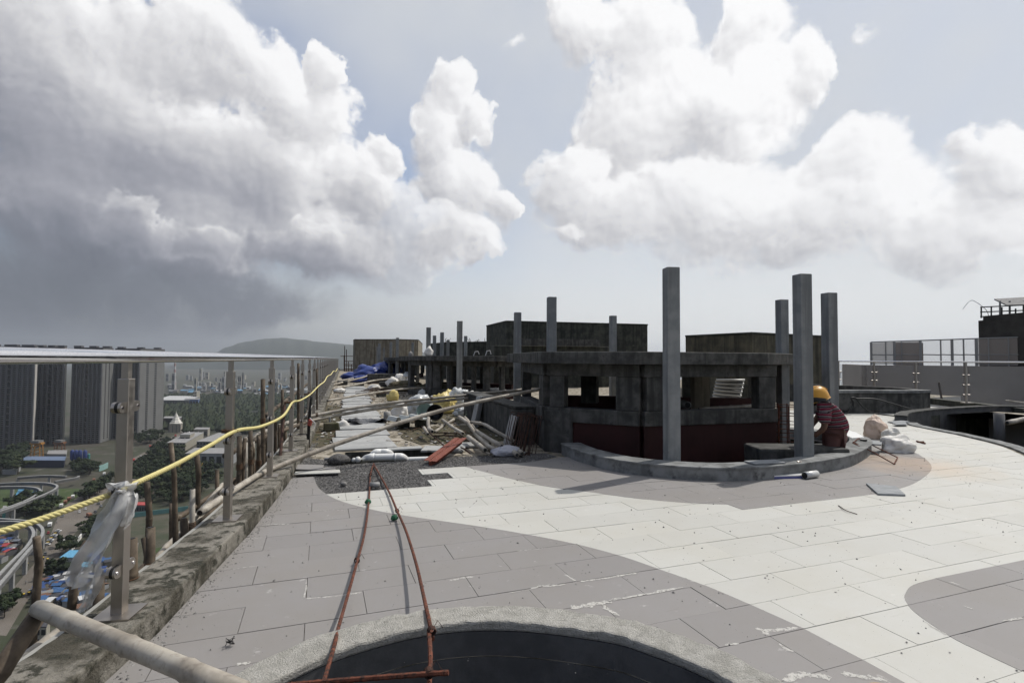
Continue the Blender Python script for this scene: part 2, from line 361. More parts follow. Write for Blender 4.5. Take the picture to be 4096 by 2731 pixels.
def copy_tree(o, parent=None):
    c = o.copy(); col.objects.link(c); c.parent = parent
    for ch in list(o.children): copy_tree(ch, c)
    return c
def catmull(pts, n=6, closed=False):
    pts = [Vector(p) for p in pts]; m = len(pts); out = []
    rng = range(m if closed else m-1)
    for i in rng:
        p0 = pts[(i-1) % m] if (closed or i > 0) else pts[0]*2-pts[1]
        p1 = pts[i]; p2 = pts[(i+1) % m]; p3 = pts[(i+2) % m] if (closed or i+2 < m) else pts[-1]*2-pts[-2]
        for k in range(n):
            t = k/n; out.append(.5*((2*p1)+(-p0+p2)*t+(2*p0-5*p1+4*p2-p3)*t*t+(-p0+3*p1-3*p2+p3)*t*t*t))
    if not closed: out.append(pts[-1])
    return out
def V2(pts): return [Vector((p[0], p[1], 0)) for p in pts]
def offset_path(pts, d, closed=False):      # shift a level path sideways by d (left of travel positive)
    out = []; m = len(pts)
    for k in range(m):
        a = pts[(k-1) % m] if (closed or k > 0) else pts[0]; b = pts[(k+1) % m] if (closed or k < m-1) else pts[-1]
        t = (b-a); t.z = 0; t.normalize(); out.append(pts[k] + Vector((-t.y, t.x, 0))*d)
    return out
def strip(path_in, path_out, z0, z1, closed=False, jit=0):
    """solid band between two level paths (curbs, kerbs, copings)"""
    mb = MB(); m = len(path_in)
    for a, b in zip(path_in, path_out):
        j = lambda: random.uniform(-jit, jit)
        mb.v += [Vector((a.x, a.y, z0)), Vector((a.x+j(), a.y+j(), z1+j())), Vector((b.x+j(), b.y+j(), z1+j())), Vector((b.x, b.y, z0))]
    for k in range(m if closed else m-1):
        i = 4*k; j = 4*((k+1) % m)
        mb._f((i, i+1, j+1, j)); mb._f((i+1, i+2, j+2, j+1)); mb._f((i+2, i+3, j+3, j+2)); mb._f((i+3, i, j, j+3))
    if not closed: mb._f((3,2,1,0)); i = 4*(m-1); mb._f((i, i+1, i+2, i+3))
    return mb
def bamboo(name, pts, r0, r1, label, group=None, seg=.33, kind=None, hollow=True, lash=(), parent=None, mat=None):
    """one pole with swollen nodes, hollow cut ends and optional twine lashings at fractions along it"""
    P = catmull(pts, 10) if len(pts) > 2 else [Vector(pts[0]).lerp(Vector(pts[1]), k/10) for k in range(11)]
    L = [0]
    for a, b in zip(P, P[1:]): L.append(L[-1]+(b-a).length)
    tot = L[-1]
    def at(s):
        s = min(max(s, 0), tot)
        for k in range(len(L)-1):
            if s <= L[k+1]: return P[k].lerp(P[k+1], (s-L[k])/max(1e-9, L[k+1]-L[k]))
        return P[-1]
    st = [0]; ph = random.uniform(.1, seg); ss = ph; nodes = []
    while ss < tot-.05: nodes.append(ss); ss += seg*random.uniform(.85, 1.15)
    ex = []
    for q in nodes: ex += [q-.028, q-.008, q, q+.008, q+.028]
    st = sorted([0, tot]+[e_ for e_ in ex if 0 < e_ < tot])
    pts2 = [at(q) for q in st]; rad = []
    wob = random.random()*9
    for q in st:
        rr = r0+(r1-r0)*q/tot
        dn = min([abs(q-n_) for n_ in nodes] or [1])
        rad.append(rr*(1.13 if dn < .004 else 1.07 if dn < .012 else 1.0)*(1+.03*math.sin(q*3+wob)))
    mb = MB(); mb.tube(pts2, rad, 9, cap=True)
    big = r0 > .012
    par = parent
    if parent is None:
        par = thing(name, label, 'bamboo pole', pts2[0] if False else tuple(P[0]), group)
    o = mb.build('pole' if parent is None else name, mat or BAMB, par, smooth=True)
    if hollow and big:
        for e_, d_ in ((P[0], (P[0]-P[1]).normalized()), (P[-1], (P[-1]-P[-2]).normalized())):
            rr = (r0 if e_ is P[0] else r1)
            h = MB(); h.tube([e_+d_*.001, e_+d_*.004], [rr*.68, rr*.66], 9); h.build('hollow_end', BLACK, par)
    for q in lash:
        s0 = q*tot; mb = MB(); c = []
        for k in range(60):
            a = k/60*2*math.pi*5; p = at(s0-.03+.06*k/60); tdir = (at(s0+.01)-at(s0-.01)).normalized()
            X = tdir.cross(Vector((0,0,1))).normalized(); Y = tdir.cross(X); rr = (r0+(r1-r0)*q)*1.18
            c.append(p + (X*math.cos(a)+Y*math.sin(a))*rr)
        mb.tube(c, .0035, 4); mb.build('lashing', TWINE, par)
    return par
def clip_rect(poly, x0, y0, x1, y1):
    def cl(P, ins, inter):
        out = []
        for k in range(len(P)):
            a, b = P[k-1], P[k]
            if ins(b):
                if not ins(a): out.append(inter(a, b))
                out.append(b)
            elif ins(a): out.append(inter(a, b))
        return out
    def ix(xv): return lambda a, b: (xv, a[1]+(b[1]-a[1])*(xv-a[0])/(b[0]-a[0]))
    def iy(yv): return lambda a, b: (a[0]+(b[0]-a[0])*(yv-a[1])/(b[1]-a[1]), yv)
    for ins, it in ((lambda p: p[0] >= x0, ix(x0)), (lambda p: p[0] <= x1, ix(x1)), (lambda p: p[1] >= y0, iy(y0)), (lambda p: p[1] <= y1, iy(y1))):
        poly = cl(poly, ins, it)
        if len(poly) < 3: return []
    out = []
    for p in poly:
        if not out or abs(p[0]-out[-1][0])+abs(p[1]-out[-1][1]) > 1e-5: out.append(p)
    if len(out) > 2 and abs(out[0][0]-out[-1][0])+abs(out[0][1]-out[-1][1]) < 1e-5: out.pop()
    return out if len(out) > 2 else []
def area(p): return .5*sum(p[k-1][0]*p[k][1]-p[k][0]*p[k-1][1] for k in range(len(p)))
def inside(p, poly):
    c = False
    for k in range(len(poly)):
        a, b = poly[k-1], poly[k]
        if (a[1] > p[1]) != (b[1] > p[1]) and p[0] < (b[0]-a[0])*(p[1]-a[1])/(b[1]-a[1])+a[0]: c = not c
    return c
def lumpy(name, c, size, mat, parent=None, seed=0, folds=.22, sub=3, rotz=0, flat=.0, freq=2.2, crumple=.10, **tags):
    """crumpled soft bag / heap: ico sphere pushed around by noise with ridged creases, base flattened onto its support"""
    bm = bmesh.new(); bmesh.ops.create_icosphere(bm, subdivisions=sub, radius=1)
    sd = Vector((seed*3.7, seed*1.3, seed*2.1))
    for v in bm.verts:
        p = v.co.copy(); n1 = mnoise.noise(p*freq*.6+sd); n2 = 1-abs(mnoise.noise(p*freq+sd*2))*2; n3 = 1-abs(mnoise.noise(p*freq*2.3+sd))*2
        p = p*(1+folds*n1*1.6+crumple*n2+crumple*.55*n3)
        if p.z < -.55+flat: p.z = -.55+flat + (p.z+.55-flat)*.05
        v.co = p
    me = bpy.data.meshes.new(name); bm.to_mesh(me); bm.free()
    zmin = min(v.co.z for v in me.vertices); ca, sa = math.cos(rotz), math.sin(rotz)
    for v in me.vertices:
        x, y, z = v.co.x*size[0], v.co.y*size[1], (v.co.z-zmin)*size[2]
        v.co = Vector((c[0]+x*ca-y*sa, c[1]+x*sa+y*ca, c[2]+z))
    me.materials.append(mat); me.update()
    return link(name, me, parent, smooth=False if sub < 3 else True, **tags)
# ================================================================ the roof deck
def curb_c(y):      # centre line of the parapet curb / rail posts (bends in near the camera)
    K = [(0,-1.75),(1.5,-1.27),(3.06,-.89),(4.56,-.65),(6.06,-.48),(7.66,-.35),(9.19,-.27),(12,-.13),(80,2.6)]
    for (a, xa), (b, xb) in zip(K, K[1:]):
        if y <= b: return xa+(xb-xa)*(y-a)/(b-a)
    return K[-1][1]
CURBZ = .115
ys = [0.2+.25*k for k in range(50)] + [13+1.0*k for k in range(58)]
cl_ = [Vector((curb_c(y), y, 0)) for y in ys]
roof_outline = [(curb_c(y)-.19, y) for y in (-4,0.2,1.5,3.06,4.56,6.06,7.66,9.19,12,70)] + [(24,70),(24,13.6),(19.5,13.2),(17.6,11.9),(16,-4)]
NR = V2([(-.55,1.7),(-.5,1.95),(-.32,2.27),(-.05,2.46),(.25,2.55),(.51,2.57),(.79,2.52),(1.07,2.39),(1.35,2.19),(1.47,2.04),(1.6,1.8),(1.66,1.55),(1.64,1.2),(1.5,.85),(1.2,.6),(.5,.42),(0,.55),(-.4,1.0),(-.55,1.4)])
NRo = catmull(NR, 5, True); NRi = offset_path(NRo, -.17, True)
if abs(area([(p.x,p.y) for p in NRi])) > abs(area([(p.x,p.y) for p in NRo])): NRi = offset_path(NRo, .17, True)
R1 = V2([(3.28,6.9),(3.24,6.4),(3.27,6.04),(3.33,5.72),(3.48,5.40),(3.78,5.07),(4.19,4.80),(4.6,4.69),(4.95,4.67),(5.63,4.72),(6.43,4.9),(7.22,5.26),(7.82,5.62),(8.19,6.0),(8.32,6.5),(8.15,7.1),(7.6,7.55),(6.8,7.85),(6.2,8.0)])
R1o = catmull(R1, 5); R1i = offset_path(R1o, .27)
if (R1i[40]-Vector((5.7,6.4,0))).length > (R1o[40]-Vector((5.7,6.4,0))).length: R1i = offset_path(R1o, -.27)
PIT = [(.30,7.12),(1.50,7.12),(1.62,7.92),(.36,8.06)]
RP_out = V2([(12.4,8.1),(13.2,8.55),(14.2,8.85),(15.4,9.05),(17.6,9.15),(19.0,8.6)])        # right sunken planter, back curb
RP_in = V2([(12.25,8.02),(11.8,7.6),(11.42,6.9),(11.17,6.37),(10.66,5.6),(10.33,5.21),(9.75,4.7),(8.9,4.0),(8.2,3.0)])
rp_hole = [(12.38,8.12),(13.18,8.57),(14.18,8.87),(15.4,9.07),(17.6,9.17),(18.4,6.5),(17,3),(8.5,2.9),(9.12,3.85),(9.93,4.52),(10.52,5.05),(10.85,5.46),(11.37,6.26),(11.62,6.82),(11.97,7.47)]
R1pit = [(p.x, p.y) for p in R1i] + [(5.0,8.0),(3.6,7.6)]
def sheet(name, outline, holes, z, mat, **tags):
    from mathutils.geometry import tessellate_polygon
    polys = [[Vector((p[0], p[1], 0)) for p in outline]] + [[Vector((p[0], p[1], 0)) for p in h] for h in holes]
    tr = tessellate_polygon(polys); mb = MB(); mb.v = [Vector((p.x, p.y, z)) for q in polys for p in q]
    for t in tr:
        a, b, c = (mb.v[i] for i in t)
        if (b-a).cross(c-a).z < 0: t = tuple(reversed(t))
        mb._f(tuple(t))
    return mb.build(name, mat, **tags)
sheet('roof_deck', roof_outline, [[(p.x, p.y) for p in NRi], PIT, R1pit, rp_hole], -.016, SCREED, kind='structure')
mb = MB()
n = len(roof_outline)
for k in range(n):
    a, b = roof_outline[k], roof_outline[(k+1) % n]; mb.quad((*a,-.02),(*b,-.02),(*b,-140),(*a,-140))
mb.build('tower_facade', mat_mottle('facade', (.42,.40,.37), (.5,.48,.45), .3), kind='structure')
def pit(name, poly, zb, wallm, floorm, zt=-.018):
    mb = MB(); n = len(poly)
    for k in range(n):
        a, b = poly[k], poly[(k+1) % n]; mb.quad((*a, zb), (*b, zb), (*b, zt), (*a, zt))
    mb.build(name+'_wall', wallm, kind='structure')
    sheet(name+'_floor', poly, [], zb, floorm, kind='structure')
pit('near_planter', [(p.x, p.y) for p in NRi], -2.6, mat_mottle('planter_shade_dark', (.07,.07,.071), (.10,.10,.10), 5, bstr=.4), mat_mottle('planter_shade_dark', (.07,.07,.071), (.10,.10,.10), 5, bstr=.4))  # shade inside the planter is put into this dark colour
pit('service_pit', PIT, -.42, CONC, CONC_D)
pit('round_planter', R1pit, -.50, CONC_D, SOIL)
pit('sunken_planter', rp_hole, -.9, CONC_D, SOIL)
# soil strips beside the cover panels
for k, (a, b) in enumerate((((-.18,8.45),(.36,11.5)), ((1.35,8.3),(3.1,10.6)), ((1.7,10.8),(3.4,17.0)), ((0.0,11.8),(.6,16)))):
    poly = []
    for q in range(24):
        an = q/24*2*math.pi; ca, sa = math.cos(an), math.sin(an); s_ = 1/max(abs(ca), abs(sa)); s_ = .75*s_+.25
        x = (a[0]+b[0])/2+(b[0]-a[0])/2*ca*s_*random.uniform(.88, 1.06); y = (a[1]+b[1])/2+(b[1]-a[1])/2*sa*s_*random.uniform(.9, 1.05)
        poly.append((x, y))
    sheet('soil_patch', poly, [], -.008+.001*k, SOIL, kind='structure')
# ---------------------------------------------------------------- gravel bed
grav = [(-.30,6.95),(-.22,6.47),(-.05,6.45),(-.01,5.97),(.07,5.585),(1.135,5.585),(1.135,5.87),(1.435,5.87),(1.435,6.165),(1.135,6.165),(1.135,6.46),(1.72,6.46),(2.56,6.49),(3.15,6.75),(3.1,7.05),(1.7,7.2),(1.5,7.11),(.3,7.11),(.1,7.5),(-.2,7.75)]
sheet('gravel_bed', grav, [], -.011, GRAVM, kind='structure')
mb = MB(); octv = [(1,0,0),(0,1,0),(-1,0,0),(0,-1,0),(0,0,1),(0,0,-1)]; octf = [(0,1,4),(1,2,4),(2,3,4),(3,0,4),(1,0,5),(2,1,5),(3,2,5),(0,3,5)]
def pebble(mb, x, y, z, r):
    i = len(mb.v); a = random.random()*6.28; ca, sa = math.cos(a), math.sin(a); sx, sy, sz = r*random.uniform(.6,1.4), r*random.uniform(.6,1.2), r*random.uniform(.4,.9)
    for p in octv: mb.v.append(Vector((x+p[0]*sx*ca-p[1]*sy*sa, y+p[0]*sx*sa+p[1]*sy*ca, z+p[2]*sz+sz*.5)))
    for f in octf: mb._f(tuple(i+q for q in f))
rnd = random.Random(3)
k = 0
while k < 9000:
    x, y = rnd.uniform(-.3,3.1), rnd.uniform(5.57,7.7)
    if inside((x, y), grav): mb.cur = 0 if rnd.random() < .8 else 1; pebble(mb, x, y, -.013, rnd.choice((.005,.007,.009,.012))); k += 1
mb.build('gravel', [GRAVM, STONE], kind='stuff', label='dark loose gravel on the unfinished strip before the open pit', cat='gravel')
# ---------------------------------------------------------------- floor tiles
A = [(-.05,6.45),(-.01,5.97),(.07,5.61),(.2,5.28),(.42,4.94),(.64,4.68),(.92,4.41),(1.22,4.13),(1.52,3.82),(1.77,3.52),(1.96,3.21),(2.08,2.92),(2.19,2.63),(2.26,2.34),(2.32,2.03),(2.335,1.735),(2.34,1.3),(2.34,.2)]
Af = [(p.x, p.y) for p in catmull(V2(A[:15]), 5)] + A[15:]
B = [(1.72,6.465),(1.92,5.93),(2.17,5.38),(2.37,5.07),(2.58,4.84),(2.94,4.44),(3.28,4.16),(3.62,3.99)]
Bf = [(p.x, p.y) for p in catmull(V2(B), 5)] + [(3.62,3.805)] + [(p.x, p.y) for p in catmull(V2([(5.4,3.805),(5.87,3.9),(6.31,4.03),(7.02,4.33),(7.54,4.63),(8.02,5.02),(8.38,5.4),(8.6,5.9),(8.65,6.5),(8.45,7.2)]), 5)]
Cc = [(9.5,2.22),(4.54,2.22),(3.64,2.22),(3.4,2.2),(3.26,2.15),(3.14,2.08),(3.03,1.95),(2.94,1.74),(2.92,1.6),(2.91,1.43),(2.9,.2)]
Cf = Cc[:2] + [(p.x, p.y) for p in catmull(V2(Cc[2:10]), 4)] + Cc[10:]
left = [(curb_c(y)+.165, y) for y in (.2,1.5,3.06,3.8,4.56,5.3,6.06,6.4)]
polyA = Af + [(left[0][0], .2)] + left + [(-.22,6.45)]
polyA = [p for p in polyA]
polyB = Bf + [(7.6,7.3),(8.0,6.5),(7.7,5.9),(7.1,5.5),(6.3,5.1),(5.5,4.9),(4.8,4.88),(4.2,5.0),(3.75,5.35),(3.5,5.8),(3.42,6.3),(3.4,6.7),(2.56,6.465)]
polyC = Cf + [(9.5,.2)]
polyW = [(.07,5.58),(1.14,5.58),(1.14,5.875),(1.44,5.875),(1.44,6.17),(1.14,6.17),(1.14,6.465)] + Bf + [(8.2,8.2),(7.9,10.7),(12.5,11.0),(17.2,11.6),(17.4,9.4),(15.4,9.25),(14.2,9.05),(13.1,8.7),(12.2,8.1),(11.75,7.65),(11.38,6.95),(11.13,6.42),(10.62,5.65),(10.29,5.26),(9.7,4.74),(8.8,4.05),(8.1,3.0),(8.0,2.22)] + Cf[1:] + [(2.34,.2)] + list(reversed([p for p in Af if p[1] <= 5.61 and p[1] > .2]))
ROW, LEN, Y0 = .2957, .614, 1.735
nr_mid = [((a_.x+b_.x)/2, (a_.y+b_.y)/2) for a_, b_ in zip(NRi, NRo)]
pieces = []
for rj in range(-6, 36):
    y0 = Y0+ROW*rj; off = 2.71 if rj % 2 == 0 else 2.403
    for cj in range(-10, 26):
        x0 = off+LEN*cj; x1 = x0+LEN; g_ = .0017
        ox, oy = random.uniform(-.0006,.0006), random.uniform(-.0006,.0006)
        for poly, m_ in ((polyA, TILE_G), (polyB, TILE_G), (polyC, TILE_G), (polyW, TILE_W)):
            q = clip_rect(poly, x0+g_+ox, y0+g_+oy, x1-g_+ox, y0+ROW-g_+oy)
            if len(q) > 2 and abs(area(q)) > .0008:
                if area(q) < 0: q = q[::-1]
                c = Vector((sum(p[0] for p in q)/len(q), sum(p[1] for p in q)/len(q), 0))
                d = depth_of(c); X, Y = proj(c) if d > .3 else (0, 9999)
                vis = d > .8 and -300 < X < 4400 and Y < 3000
                if any(inside(v_, nr_mid) for v_ in q) or inside((c.x, c.y), nr_mid):
                    cells = []; bx0, by0 = min(v_[0] for v_ in q), min(v_[1] for v_ in q)
                    for i_ in range(16):
                        for j_ in range(8):
                            s__ = clip_rect(q, bx0+i_*.0385, by0+j_*.037, bx0+(i_+1)*.0385, by0+(j_+1)*.037)
                            if s__ and not inside((sum(v_[0] for v_ in s__)/len(s__), sum(v_[1] for v_ in s__)/len(s__)), nr_mid): cells.append(s__)
                    if cells: pieces.append((abs(area(q))/max(d, .5)**3 if vis else 0, cells, m_))
                    continue
                pieces.append((abs(area(q))/max(d, .5)**3 if vis else 0, q, m_))
pieces.sort(key=lambda t: -t[0])
floor_root = thing('tiled_floor', None, None, (0,0,0)); tag(floor_root, kind='structure', label='grey and white wavy tiled roof terrace floor')
rest = {TILE_G.name: MB(), TILE_W.name: MB()}
for k, (s_, q, m_) in enumerate(pieces):
    dz = random.uniform(-.0012, .0012)
    mb = MB() if k < 300 else rest[m_.name]
    for q_ in (q if isinstance(q[0], list) else [q]): mb.prism(q_, -.013, dz, bottom=False)
    if k < 300: mb.build('tile', m_, floor_root)
for m_, lab in ((TILE_G, 'grey'), (TILE_W, 'white')):
    if rest[m_.name].f: o = rest[m_.name].build('tiles', m_, floor_root, kind='stuff')
# small grit and cement crumbs lying about on the tiles
mb = MB()
for k in range(1500):
    x, y = rnd.uniform(-.8,9), rnd.uniform(1.2,6.5)
    if inside((x, y), polyW) or inside((x, y), polyA) or inside((x, y), polyB): pebble(mb, x, y, .0005, rnd.choice((.003,.003,.004,.005,.008)))
for k in range(2600):                                   # dirt line along the curb foot
    y = rnd.uniform(1.5,9); x = curb_c(y)+.17+abs(rnd.gauss(0,.05)); pebble(mb, x, y, -.005, rnd.choice((.003,.005,.007,.010)))
mb.build('grit', STONE, kind='stuff', label='scattered grit and cement crumbs on the floor tiles', cat='grit')
# ---------------------------------------------------------------- parapet curb, rings
dens_y = [0.2+.06*k for k in range(200)] + [12.2+.5*k for k in range(110)]
ci = [Vector((curb_c(y)+.155, y, 0)) for y in dens_y]; co_ = [Vector((curb_c(y)-.155, y, 0)) for y in dens_y]
curb = strip(ci, co_, -.12, CURBZ, jit=.004).build('parapet_curb', CURB, label='weathered mossy concrete parapet curb under the left railing', cat='curb', bevel=.012)
lip = strip([Vector((p.x-.004, p.y, 0)) for p in co_], [Vector((p.x-.03, p.y, 0)) for p in co_], -.3, CURBZ-.012).build('edge_strip', mat_plain('edge_pale', (.30,.295,.27), .7), curb)
DKW = mat_mottle('planter_shade_dark', (.07,.07,.071), (.10,.10,.10), 5, bstr=.4)  # dark colour carries the shade on planter walls turned from the sun
nr_mb = strip(NRi, NRo, .095, .14, closed=True, jit=.005)
nr_ = nr_mb.build('planter_ring', RINGM, bevel=.012, label='rough cement ring curb of the dark round planter nearest the camera', cat='planter')
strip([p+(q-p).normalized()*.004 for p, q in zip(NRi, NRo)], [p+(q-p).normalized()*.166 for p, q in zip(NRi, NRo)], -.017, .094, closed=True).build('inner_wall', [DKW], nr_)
ring = strip(R1i, R1o, -.017, .128, jit=.002).build('planter_curb', RINGM2, label='long curved cement planter curb below the tall columns', cat='planter')
cop_i = offset_path(R1i, .0); strip([p+(q-p).normalized()*-.012 for p, q in zip(R1i, R1o)], [q+(q-p).normalized()*.014 for p, q in zip(R1i, R1o)], .130, .152, jit=.0015).build('coping', RINGM2, ring, bevel=.004)
# ---------------------------------------------------------------- steel railing on the left
def clamp_pair(par, x, y, z, ang, mirror):
    R = Matrix.Rotation(ang, 3, 'Z'); f = R @ Vector((0,1,0)); s = R @ Vector((1,0,0))
    for sgn in (-1, 1):
        base = Vector((x, y, z)) + f*(sgn*.028)
        prof = [(0,-.026),(.035,-.026)] + [(.035+.026*math.sin(a), -.026*math.cos(a)) for a in [math.pi*k/8 for k in range(1,8)]] + [(.035,.026),(0,.026)]
        def plate(o0, o1, nm, m_):
            mb = MB(); n = len(prof); i = 0
            for o_ in (o0, o1):
                for (u, w) in prof: mb.v.append(base + f*(sgn*u) + Vector((0,0,w)) + s*o_)
            mb._f(tuple(range(n))); mb._f(tuple(reversed(range(n, 2*n))))
            for k in range(n): j = (k+1) % n; mb._f((k, j, n+j, n+k))
            return mb.build(nm, m_, par)
        plate(.010, .020, 'clamp', STEEL); plate(-.004, .0095, 'gasket', BLACK); plate(-.020, -.0045, 'clamp_back', STEEL)
        c = base + f*(sgn*.040) + s*.020
        MB().tube([c, c+s*.004], .0075, 8).build('bolt', POLISH, par)
rail_root = thing('steel_railing', 'stainless steel handrail with square posts along the left parapet', 'railing', (curb_c(3.06), 3.06, CURBZ))
RAILZ = 1.352
rp = [Vector((curb_c(y)+ .02, y, RAILZ)) for y in (-1.5,0,1.5,3.06,4.56,6.06,7.66,9.19,10.7,12.2,15,20,30,45,60)]
MB().tube(catmull(rp, 5), [.031]*len(catmull(rp, 5)), 16).build('handrail', POLISH, rail_root, smooth=True)
for q in (2.05, 2.62, 3.9):
    c = Vector((curb_c(q)+.02, q, RAILZ)); d = Vector((.2,1,0)).normalized(); MB().tube([c-d*.012, c+d*.012], [.0322,.0322], 16).build('weld_seam', mat_plain('weld_dull', (.30,.25,.2), .6, .6), rail_root, smooth=True)
post_y = [1.56,3.06,4.56,6.06,7.62,9.15,10.7,12.2,13.7,15.2,16.7,18.2,19.7,21.2,22.7,24.2,26.2,28.2,30.2,32.5,35,38,41,45,49,54,59]
for k, y in enumerate(post_y):
    x = curb_c(y); ang = -math.atan2(curb_c(y+.2)-curb_c(y-.2), .4)
    R = Matrix.Rotation(ang, 3, 'Z'); X, Yv, Zv = R.col[0], R.col[1], Vector((0,0,1))
    lean = Vector((0,0,0))
    pm = MB().obox((x, y, (CURBZ+1.245)/2), X, Yv, Zv, (.026,.028,(1.245-CURBZ)/2)).build('post', STEEL, rail_root, bevel=.003)
    MB().obox((x, y, 1.285), X, Yv, Zv, (.015,.018,.042)).build('neck', STEEL, pm)
    MB().tube([Vector((x, y, 1.318)), Vector((x+.012, y+.03, 1.332)), Vector((x+.02, y+.085, 1.334))], [.013,.012,.011], 6).build('rail_bracket', STEEL, pm)
    MB().obox((x, y, CURBZ+.004), X, Yv, Zv, (.085,.085,.006)).build('base_plate', STEEL, pm)
    if y < 22:
        for zc in (1.10,.72,.34): clamp_pair(pm, x, y, zc+random.uniform(-.01,.01), ang, 1)
    else:
        mb = MB()
        for zc in (1.10,.72,.34): mb.obox((x, y, zc), X, Yv, Zv, (.03,.06,.026))
        mb.build('clamp', STEEL, pm)
# ---------------------------------------------------------------- yellow rope tied from post to post
def post_pt(y, z, dx=.06): return Vector((curb_c(y)+dx, y, z))
rp = [pd('f',-80,1246,2.05), pd('f',0,1221,2.12), pd('f',100,1190,2.25), pd('f',240,1140,2.46), pd('f',290,1119,2.54), pd('f',400,1068,3.02), pd('f',480,1024,3.5), pd('f',543,989,4.0), pd('f',600,979,4.75), pd('f',650,955,5.7), pd('f',672,924,6.9), pd('f',690,919,7.6), pd('f',713,905,8.9), pd('f',732,886,10.0), pd('f',745,876,11.6), pd('f',752,864,13), pd('f',760,860,14.5), pd('f',766,852,16), pd('f',771,853,18), pd('f',775,846,20)]
P = catmull(rp, 14)
rope = thing('yellow_rope', 'yellow twisted rope strung along the railing posts', 'rope', tuple(rp[4]))
Ls = [0]
for a, b in zip(P, P[1:]): Ls.append(Ls[-1]+(b-a).length)
def at_len(s):
    import bisect
    k = min(max(bisect.bisect_left(Ls, s)-1, 0), len(P)-2); return P[k].lerp(P[k+1], (s-Ls[k])/max(1e-9, Ls[k+1]-Ls[k])), (P[k+1]-P[k]).normalized()
Lt = Ls[-1]; sfar = next(l for p, l in zip(P, Ls) if depth_of(p) > 7.2)
for s3 in range(3):
    pts = []; q = 0
    while q < sfar:
        c, t = at_len(q); X = t.cross(Vector((0,0,1))).normalized(); Y = t.cross(X); a = q/.062*2*math.pi+s3*2*math.pi/3
        pts.append(c+(X*math.cos(a)+Y*math.sin(a))*.0068); q += .0065
    MB().tube(pts, .0078, 6).build('strand', ROPE, rope, smooth=True)
pts = []; q = sfar-.02
while q < Lt: pts.append(at_len(q)[0]); q += .08
MB().tube(pts, .0125, 7).build('strand', ROPE, rope, smooth=True)
for k in (4, 7, 10, 12):
    c = rp[k]; mb = MB(); pts = []
    for j in range(40):
        a = j/40*2*math.pi*3; pts.append(c+Vector((-.045+.055*math.cos(a), .05*math.sin(a), -.012+.024*j/40)))
    mb.tube(pts, .0045, 5)
    for j in range(5):
        mb.tube([c, c+Vector((random.uniform(-.09,.0), random.uniform(-.03,.03), random.uniform(-.10,.06)))], .003, 4)
    if k > 4: mb.build('knot', TWINE, rope)
# clear polythene tied round the nearest post
def ribbon(name, spine, widths, par, m_, seed, nx=7):
    S = catmull(spine, 7); mb = MB(); n = len(S)
    for k, p in enumerate(S):
        f = k/(n-1)*(len(widths)-1); i = min(int(f), len(widths)-2); w = widths[i]+(widths[i+1]-widths[i])*(f-i)
        for j in range(nx):
            u = j/(nx-1)-.5
            off = CR*(u*w) + CF*(.030*math.sin(u*9+k*.25+seed)+.02*mnoise.noise(Vector((u*4, k*.2, seed)))) + CU*(.02*mnoise.noise(Vector((u*3+5, k*.25, seed))))
            mb.v.append(p+off)
    for k in range(n-1):
        for j in range(nx-1): a = k*nx+j; mb._f((a, a+1, a+nx+1, a+nx))
    return mb.build(name, m_, par, smooth=True)
poly_r = thing('plastic_film', 'clear polythene film knotted round the nearest railing post', 'plastic film', tuple(pd('r2',880,130,2.5)))
ribbon('film_strip', [pd('r2',960,90,2.48), pd('r2',930,60,2.46), pd('r2',900,130,2.46)], [.09,.12,.06], poly_r, FOIL, 1)
ribbon('film_strip', [pd('r2',915,125,2.46), pd('r2',850,260,2.44), pd('r2',770,420,2.42), pd('r2',660,600,2.40), pd('r2',590,740,2.4), pd('r2',575,850,2.4)], [.03,.09,.14,.11,.07,.04], poly_r, FOIL, 2)
ribbon('film_strip', [pd('r2',920,130,2.47), pd('r2',850,330,2.46), pd('r2',780,520,2.45), pd('r2',720,700,2.45), pd('r2',690,830,2.46), pd('r2',640,980,2.47), pd('r2',625,1040,2.47)], [.03,.05,.07,.05,.08,.06,.04], poly_r, FOIL, 3)
ribbon('film_strip', [pd('r2',935,110,2.49), pd('r2',990,180,2.5), pd('r2',985,290,2.5), pd('r2',950,390,2.5)], [.04,.07,.05,.01], poly_r, FOIL, 4)
mb = MB(); pts = [pd('r2',900+22*math.cos(a), 130+10*math.sin(a), 2.45+.03*math.sin(a)) for a in [k/30*4*math.pi for k in range(31)]]
mb.tube(pts, .006, 5); mb.build('film_knot', FOIL, poly_r)

# ---------------------------------------------------------------- dried cement smears along some tile joints
SMEAR = mat_mottle('cement_smear', (.47,.455,.42), (.54,.525,.49), 30, bstr=.3, rough=.95)
_t = SMEAR.node_tree; lk(_t, SS(_t, NOISE(_t, coords(_t), 55, 6, .7), .34, .54, .05, .95), _t.nodes['Principled BSDF'].inputs['Alpha'])
def smear(z, pts, w, seed):
    P = catmull([fl(z, x, y, .0016) for x, y in pts], 8); mb = MB(); r = random.Random(seed); n = len(P)
    for k, p in enumerate(P):
        d = (P[min(k+1, n-1)]-P[max(k-1, 0)]); d.z = 0; d.normalize(); nn = Vector((-d.y, d.x, 0))
        ww = w*(.35+.9*abs(mnoise.noise(Vector((k*.45, seed*7.1, 0)))))*min(1, k/2+.15, (n-1-k)/2+.15)
        sh = w*.5*mnoise.noise(Vector((k*.3, seed*3.3, 5)))
        mb.v += [p+nn*(ww+sh), p-nn*(ww*.8-sh)]
    for k in range(n-1): i = 2*k; mb._f((i, i+1, i+3, i+2))
    return mb
sm = MB()
